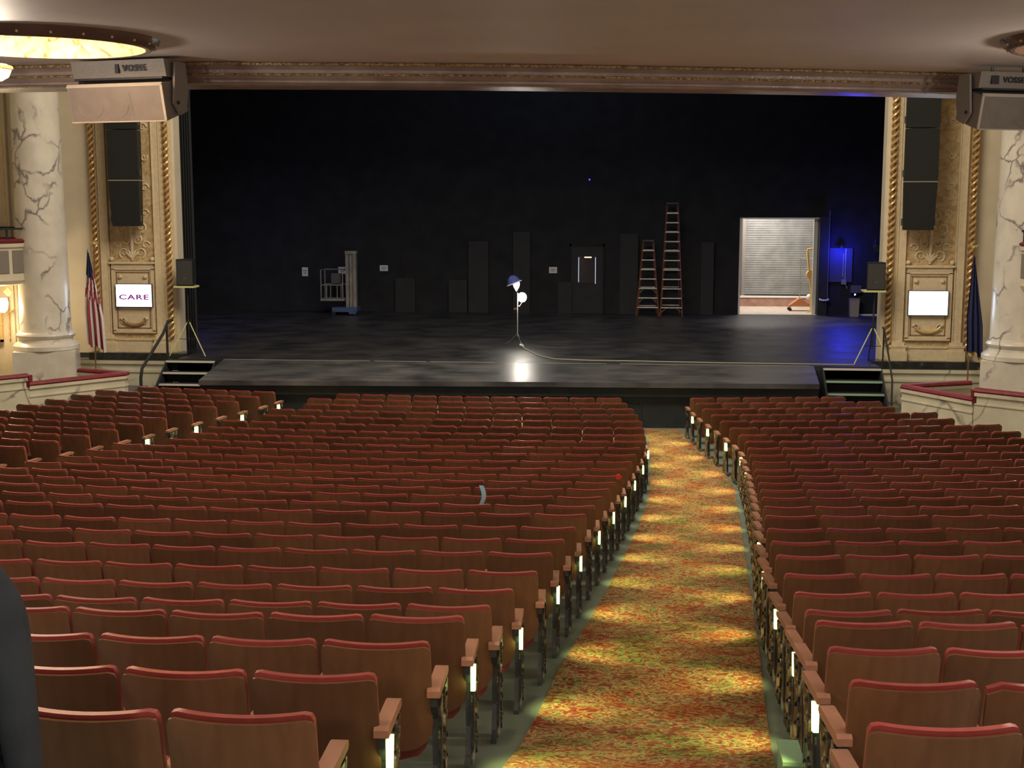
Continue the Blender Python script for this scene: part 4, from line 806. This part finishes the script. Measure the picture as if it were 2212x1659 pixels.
for s in near:
    sd = -s['s']
    if s['end']: lb = 'aisle-end wooden theater seat%s, %s, %s row from viewer' % (' with glowing aisle light' if lamp_row(s) else ' with ornate end panel', SIDE[s['blk']], ORD[s['k']])
    else: lb = 'wooden theater seat, %s, %s row from viewer, %s from the carpeted aisle' % (SIDE[s['blk']], ORD[s['k']], ORD[s['j']])
    e = bpy.data.objects.new('theater_seat', None); e.empty_display_size = .1; sc.collection.objects.link(e)
    e.location = (s['x'], s['y'], s['z']); e.rotation_euler = (0, 0, s['rz'])
    tag(e, lb, 'theater seat', 'red-topped wooden theater seats')
    jit = random.uniform(-.012, .012)
    link('backrest', me_back, e, (0, 0, 0), (jit, 0, 0)); link('cushion', me_cush, e, (0, 0, 0), (jit, 0, 0)); link('seat_pan', me_pan, e)
    link('standard', me_std, e, (sd*PW/2, 0, 0)); link('armrest', me_arm, e, (sd*PW/2, 0, 0))
    if s['far']: link('standard', me_std, e, (-sd*PW/2, 0, 0)); link('armrest', me_arm, e, (-sd*PW/2, 0, 0))
    if s['end']:
        p = link('end_panel', me_end, e, (sd*(PW/2+.014), 0, 0)); p.scale = (sd, 1, 1)
        if lamp_row(s):
            q = link('aisle_light', me_lens, e, (sd*(PW/2+.01), 0, 0)); q.scale = (sd, 1, 1)
        place_light(s) if lamp_row(s) else None
# every seat further away: one mesh
far_b = panel(.490, .27, .79, 0, .016, 6, 2, .03, .04, .2, .1); far_c = panel(.478, .55, .808, .017, .047, 6, 1, .03, .04, .2); far_p = panel(.44, .22, .55, .17, .24, 2, 1, .05, 0, -.1)
far_s = standard_mb(); far_a = arm_mb(); far_e = MB().prism_x([(.03, .02), (.33, .02), (.27, .3), (.33, .53), (.05, .53), (.08, .3)], 0, .02); far_l = MB().bbox((.0, .05, .41), (.035, .13, .53))
big = MB()
def put(src, s, dx, mi, flip=1):
    c, sn = math.cos(s['rz']), math.sin(s['rz']); vs_ = []
    for (x, y, z) in src.v:
        x = x*flip+dx; vs_.append((s['x']+x*c-y*sn, s['y']+x*sn+y*c, s['z']+z))
    big.add(vs_, src.f, mi)
for s in rest:
    sd = -s['s']; put(far_b, s, 0, 0); put(far_c, s, 0, 1); put(far_p, s, 0, 1); put(far_s, s, sd*PW/2, 2); put(far_a, s, sd*PW/2, 3)
    if s['far']: put(far_s, s, -sd*PW/2, 2); put(far_a, s, -sd*PW/2, 3)
    if s['end']:
        put(far_e, s, sd*(PW/2+.014), 4, sd)
        if lamp_row(s): put(far_l, s, sd*(PW/2+.01), 5, sd); place_light(s)
o = link('theater_seats', big.mesh('theater_seats', [M_WOOD, M_VINYL, M_IRON, M_ARMW, M_ENDP, M_LENS], True, False))
bm = bmesh.new(); bm.from_mesh(o.data); bmesh.ops.recalc_face_normals(bm, faces=bm.faces); bm.to_mesh(o.data); bm.free()
tag(o, 'mass of distant wooden theater seats filling the far rows before the stage', 'theater seats', None, 'stuff')
print('seats', len(seats), 'visible', len(vis), 'near', len(near), 'rest', len(rest), 'last zc', near[-1]['zc'])

# small things left on the seats
def on_seat_back(px, py, zc):
    return CAM+(FW+RT*(px-CX)/F_PX-UP*(py-CY)/F_PX)*zc
a = on_seat_back(1040, 1048, 13.2)
mb = MB(); vs_ = []; fs = []
for i in range(13):
    t_ = i/12; xx = .022*math.sin(t_*PI)*1.3; yy = -.02-.02*math.sin(t_*3)
    vs_ += [(xx-.022, yy, -.19*t_), (xx+.022, yy, -.19*t_), (xx+.022, yy+.006, -.19*t_), (xx-.022, yy+.006, -.19*t_)]
for i in range(12):
    for j in range(4): k = i*4+j; m_ = i*4+(j+1) % 4; fs.append((k, m_, m_+4, k+4))
o = link('ribbon', mb.add(vs_, fs).mesh('ribbon', mat('pale_blue_cloth', (.38, .78, 1.0), .6, emit=None), True), None, a); tag(o, 'pale blue paper ribbon hanging over a seat back in the middle rows', 'ribbon')
a = on_seat_back(1336, 1030, 13.6)
o = link('red_tag', MB().lathe([(.002, .008), (.028, .006), (.03, 0), (.002, -.004)], n=14, rot=Matrix.Rotation(PI/2, 3, 'X')).mesh('red_tag', mat('bright_red', (.85, .06, .04), .4), True), None, a); tag(o, 'small bright red round tag on a seat back near the aisle', 'tag')
e = empty('row_stand_foot', (3.56, 6.0, fz(3.56, 6.0)), 'row stand foot built as a pale green box beside the right aisle seats', 'box')  # stands for the foot of a row stand, built as a lidded box
part('body', MB().box((0, 0, .11), (.09, .25, .22)), mat('pale_green', (.20, .36, .22), .6), e); part('lid', MB().box((0, 0, .23), (.10, .26, .02)), mat('pale_green2', (.26, .45, .28), .6), e)

# ---------------------------------------------------------------- person at the left edge
PX, PY = 1.09, 2.98; PZ = fz(PX, PY)
def skin_obj(name, verts, edges, radii, m_, parent, root=0, sub=2):
    me = bpy.data.meshes.new(name); me.from_pydata(verts, edges, []); me.materials.append(m_)
    o = link(name, me, parent); sk = o.modifiers.new('skin', 'SKIN'); sk.use_smooth_shade = True
    for i, r_ in enumerate(radii):
        sv = me.skin_vertices[0].data[i]; sv.radius = (r_ if isinstance(r_, tuple) else (r_, r_)); sv.use_root = (i == root)
    ss = o.modifiers.new('sub', 'SUBSURF'); ss.levels = sub; ss.render_levels = sub; return o
per = empty('person', (PX, PY, PZ), 'person in a dark blue-grey jacket standing at the left edge, seen from behind', 'person')
SKIN = noisy('skin', [(.3, (.42, .25, .18)), (.7, (.50, .31, .22))], 20, 3, .5)
JACK = noisy('navy_jacket', [(.35, (.022, .030, .042)), (.65, (.045, .058, .075))], 5, 6, .75, bump=.8, bscale=6)
# body (head, neck, hands)
hd = MB(); rings = [(-.115, .03), (-.10, .055), (-.06, .070), (-.02, .076), (.03, .080), (.07, .076), (.105, .055), (.122, .02)]
vs_ = []; fs = []; n_ = 20
for (z, r_) in rings:
    for k in range(n_):
        a = 2*PI*k/n_; fx = 1.22 if math.sin(a) > 0 else 1.12
        nose = .03 if (abs(a-PI/2) < .2 and -.045 < z < .0) else 0
        vs_.append((r_*math.cos(a), r_*math.sin(a)*fx+nose, z))
for i in range(len(rings)-1):
    for k in range(n_): fs.append((i*n_+k, i*n_+(k+1) % n_, (i+1)*n_+(k+1) % n_, (i+1)*n_+k))
fs.append(tuple(range(n_))[::-1]); fs.append(tuple(range((len(rings)-1)*n_, len(rings)*n_)))
hd.add([(x, y+.01, z+1.57) for x, y, z in vs_], fs); hd.tube([(0, -.01, 1.38), (0, 0, 1.49)], [.062, .055], 14)
for s_ in (-1, 1):
    hd.sphere((s_*.03, .095, 1.585), .012, 8, 6); hd.lathe([(.004, -.012), (.02, 0), (.014, .012)], (s_*.083, 0, 1.57), 8, rot=Matrix.Rotation(PI/2, 3, 'Y'))
hd.tube([(-.022, .098, 1.525), (0, .104, 1.523), (.022, .098, 1.525)], .006, 6)
body = part('body', hd, SKIN, per, smooth=True)
hr = MB(); hr.lathe([(.083, -.05), (.09, .0), (.088, .06), (.065, .105), (.01, .13)], (0, -.012, 1.585), 20)
part('hair', hr, mat('dark_hair', (.03, .02, .015), .6), body, smooth=True)
V = [(0, 0, .92), (0, 0, 1.05), (0, -.01, 1.22), (0, -.01, 1.34), (.14, -.01, 1.30), (-.14, -.01, 1.30), (.20, .0, 1.08), (-.20, 0, 1.08), (.21, .03, .77), (-.21, .03, .77), (0, 0, .80), (.185, -.005, 1.25), (-.185, -.005, 1.25)]
E_ = [(0, 1), (1, 2), (2, 3), (3, 4), (3, 5), (4, 11), (11, 6), (5, 12), (12, 7), (6, 8), (7, 9), (0, 10)]
R_j = [(.165, .12), (.16, .115), (.175, .12), (.13, .09), .075, .075, .058, .058, .046, .046, (.17, .125), .068, .068]
skin_obj('jacket', V, E_, R_j, JACK, per)
V = [(0, 0, .88), (.09, 0, .80), (-.09, 0, .80), (.10, .01, .46), (-.10, .01, .46), (.105, -.01, .10), (-.105, -.01, .10)]
skin_obj('trousers', V, [(0, 1), (0, 2), (1, 3), (2, 4), (3, 5), (4, 6)], [(.14, .11), .095, .095, .065, .065, .052, .052], mat('dark_trousers', (.012, .013, .018), .85), per)
for s_ in (-1, 1):
    part('shoe', MB().prism_x([(-.08, 0), (.18, 0), (.19, .03), (.12, .06), (.03, .10), (-.08, .10)], s_*.105-.045, s_*.105+.045), M_BLK, per)
    hx, hy, hz = s_*.212, .035, .70
    V = [(hx, hy, hz+.02), (hx, hy+.005, hz-.05)]; E_ = [(0, 1)]; Rr = [.026, (.036, .02)]
    for q, (fy, ln) in enumerate(((.032, .062), (.012, .074), (-.010, .07), (-.030, .055))):
        b0 = len(V); V += [(hx, hy+fy, hz-.075), (hx-s_*.004, hy+fy, hz-.075-ln*.5), (hx-s_*.016, hy+fy, hz-.075-ln)]; E_ += [(1, b0), (b0, b0+1), (b0+1, b0+2)]; Rr += [.010, .009, .007]
    b0 = len(V); V += [(hx-s_*.01, hy+.04, hz-.035), (hx-s_*.018, hy+.055, hz-.075)]; E_ += [(0, b0), (b0, b0+1)]; Rr += [.011, .009]
    skin_obj('hand', V, E_, Rr, SKIN, body, sub=1)
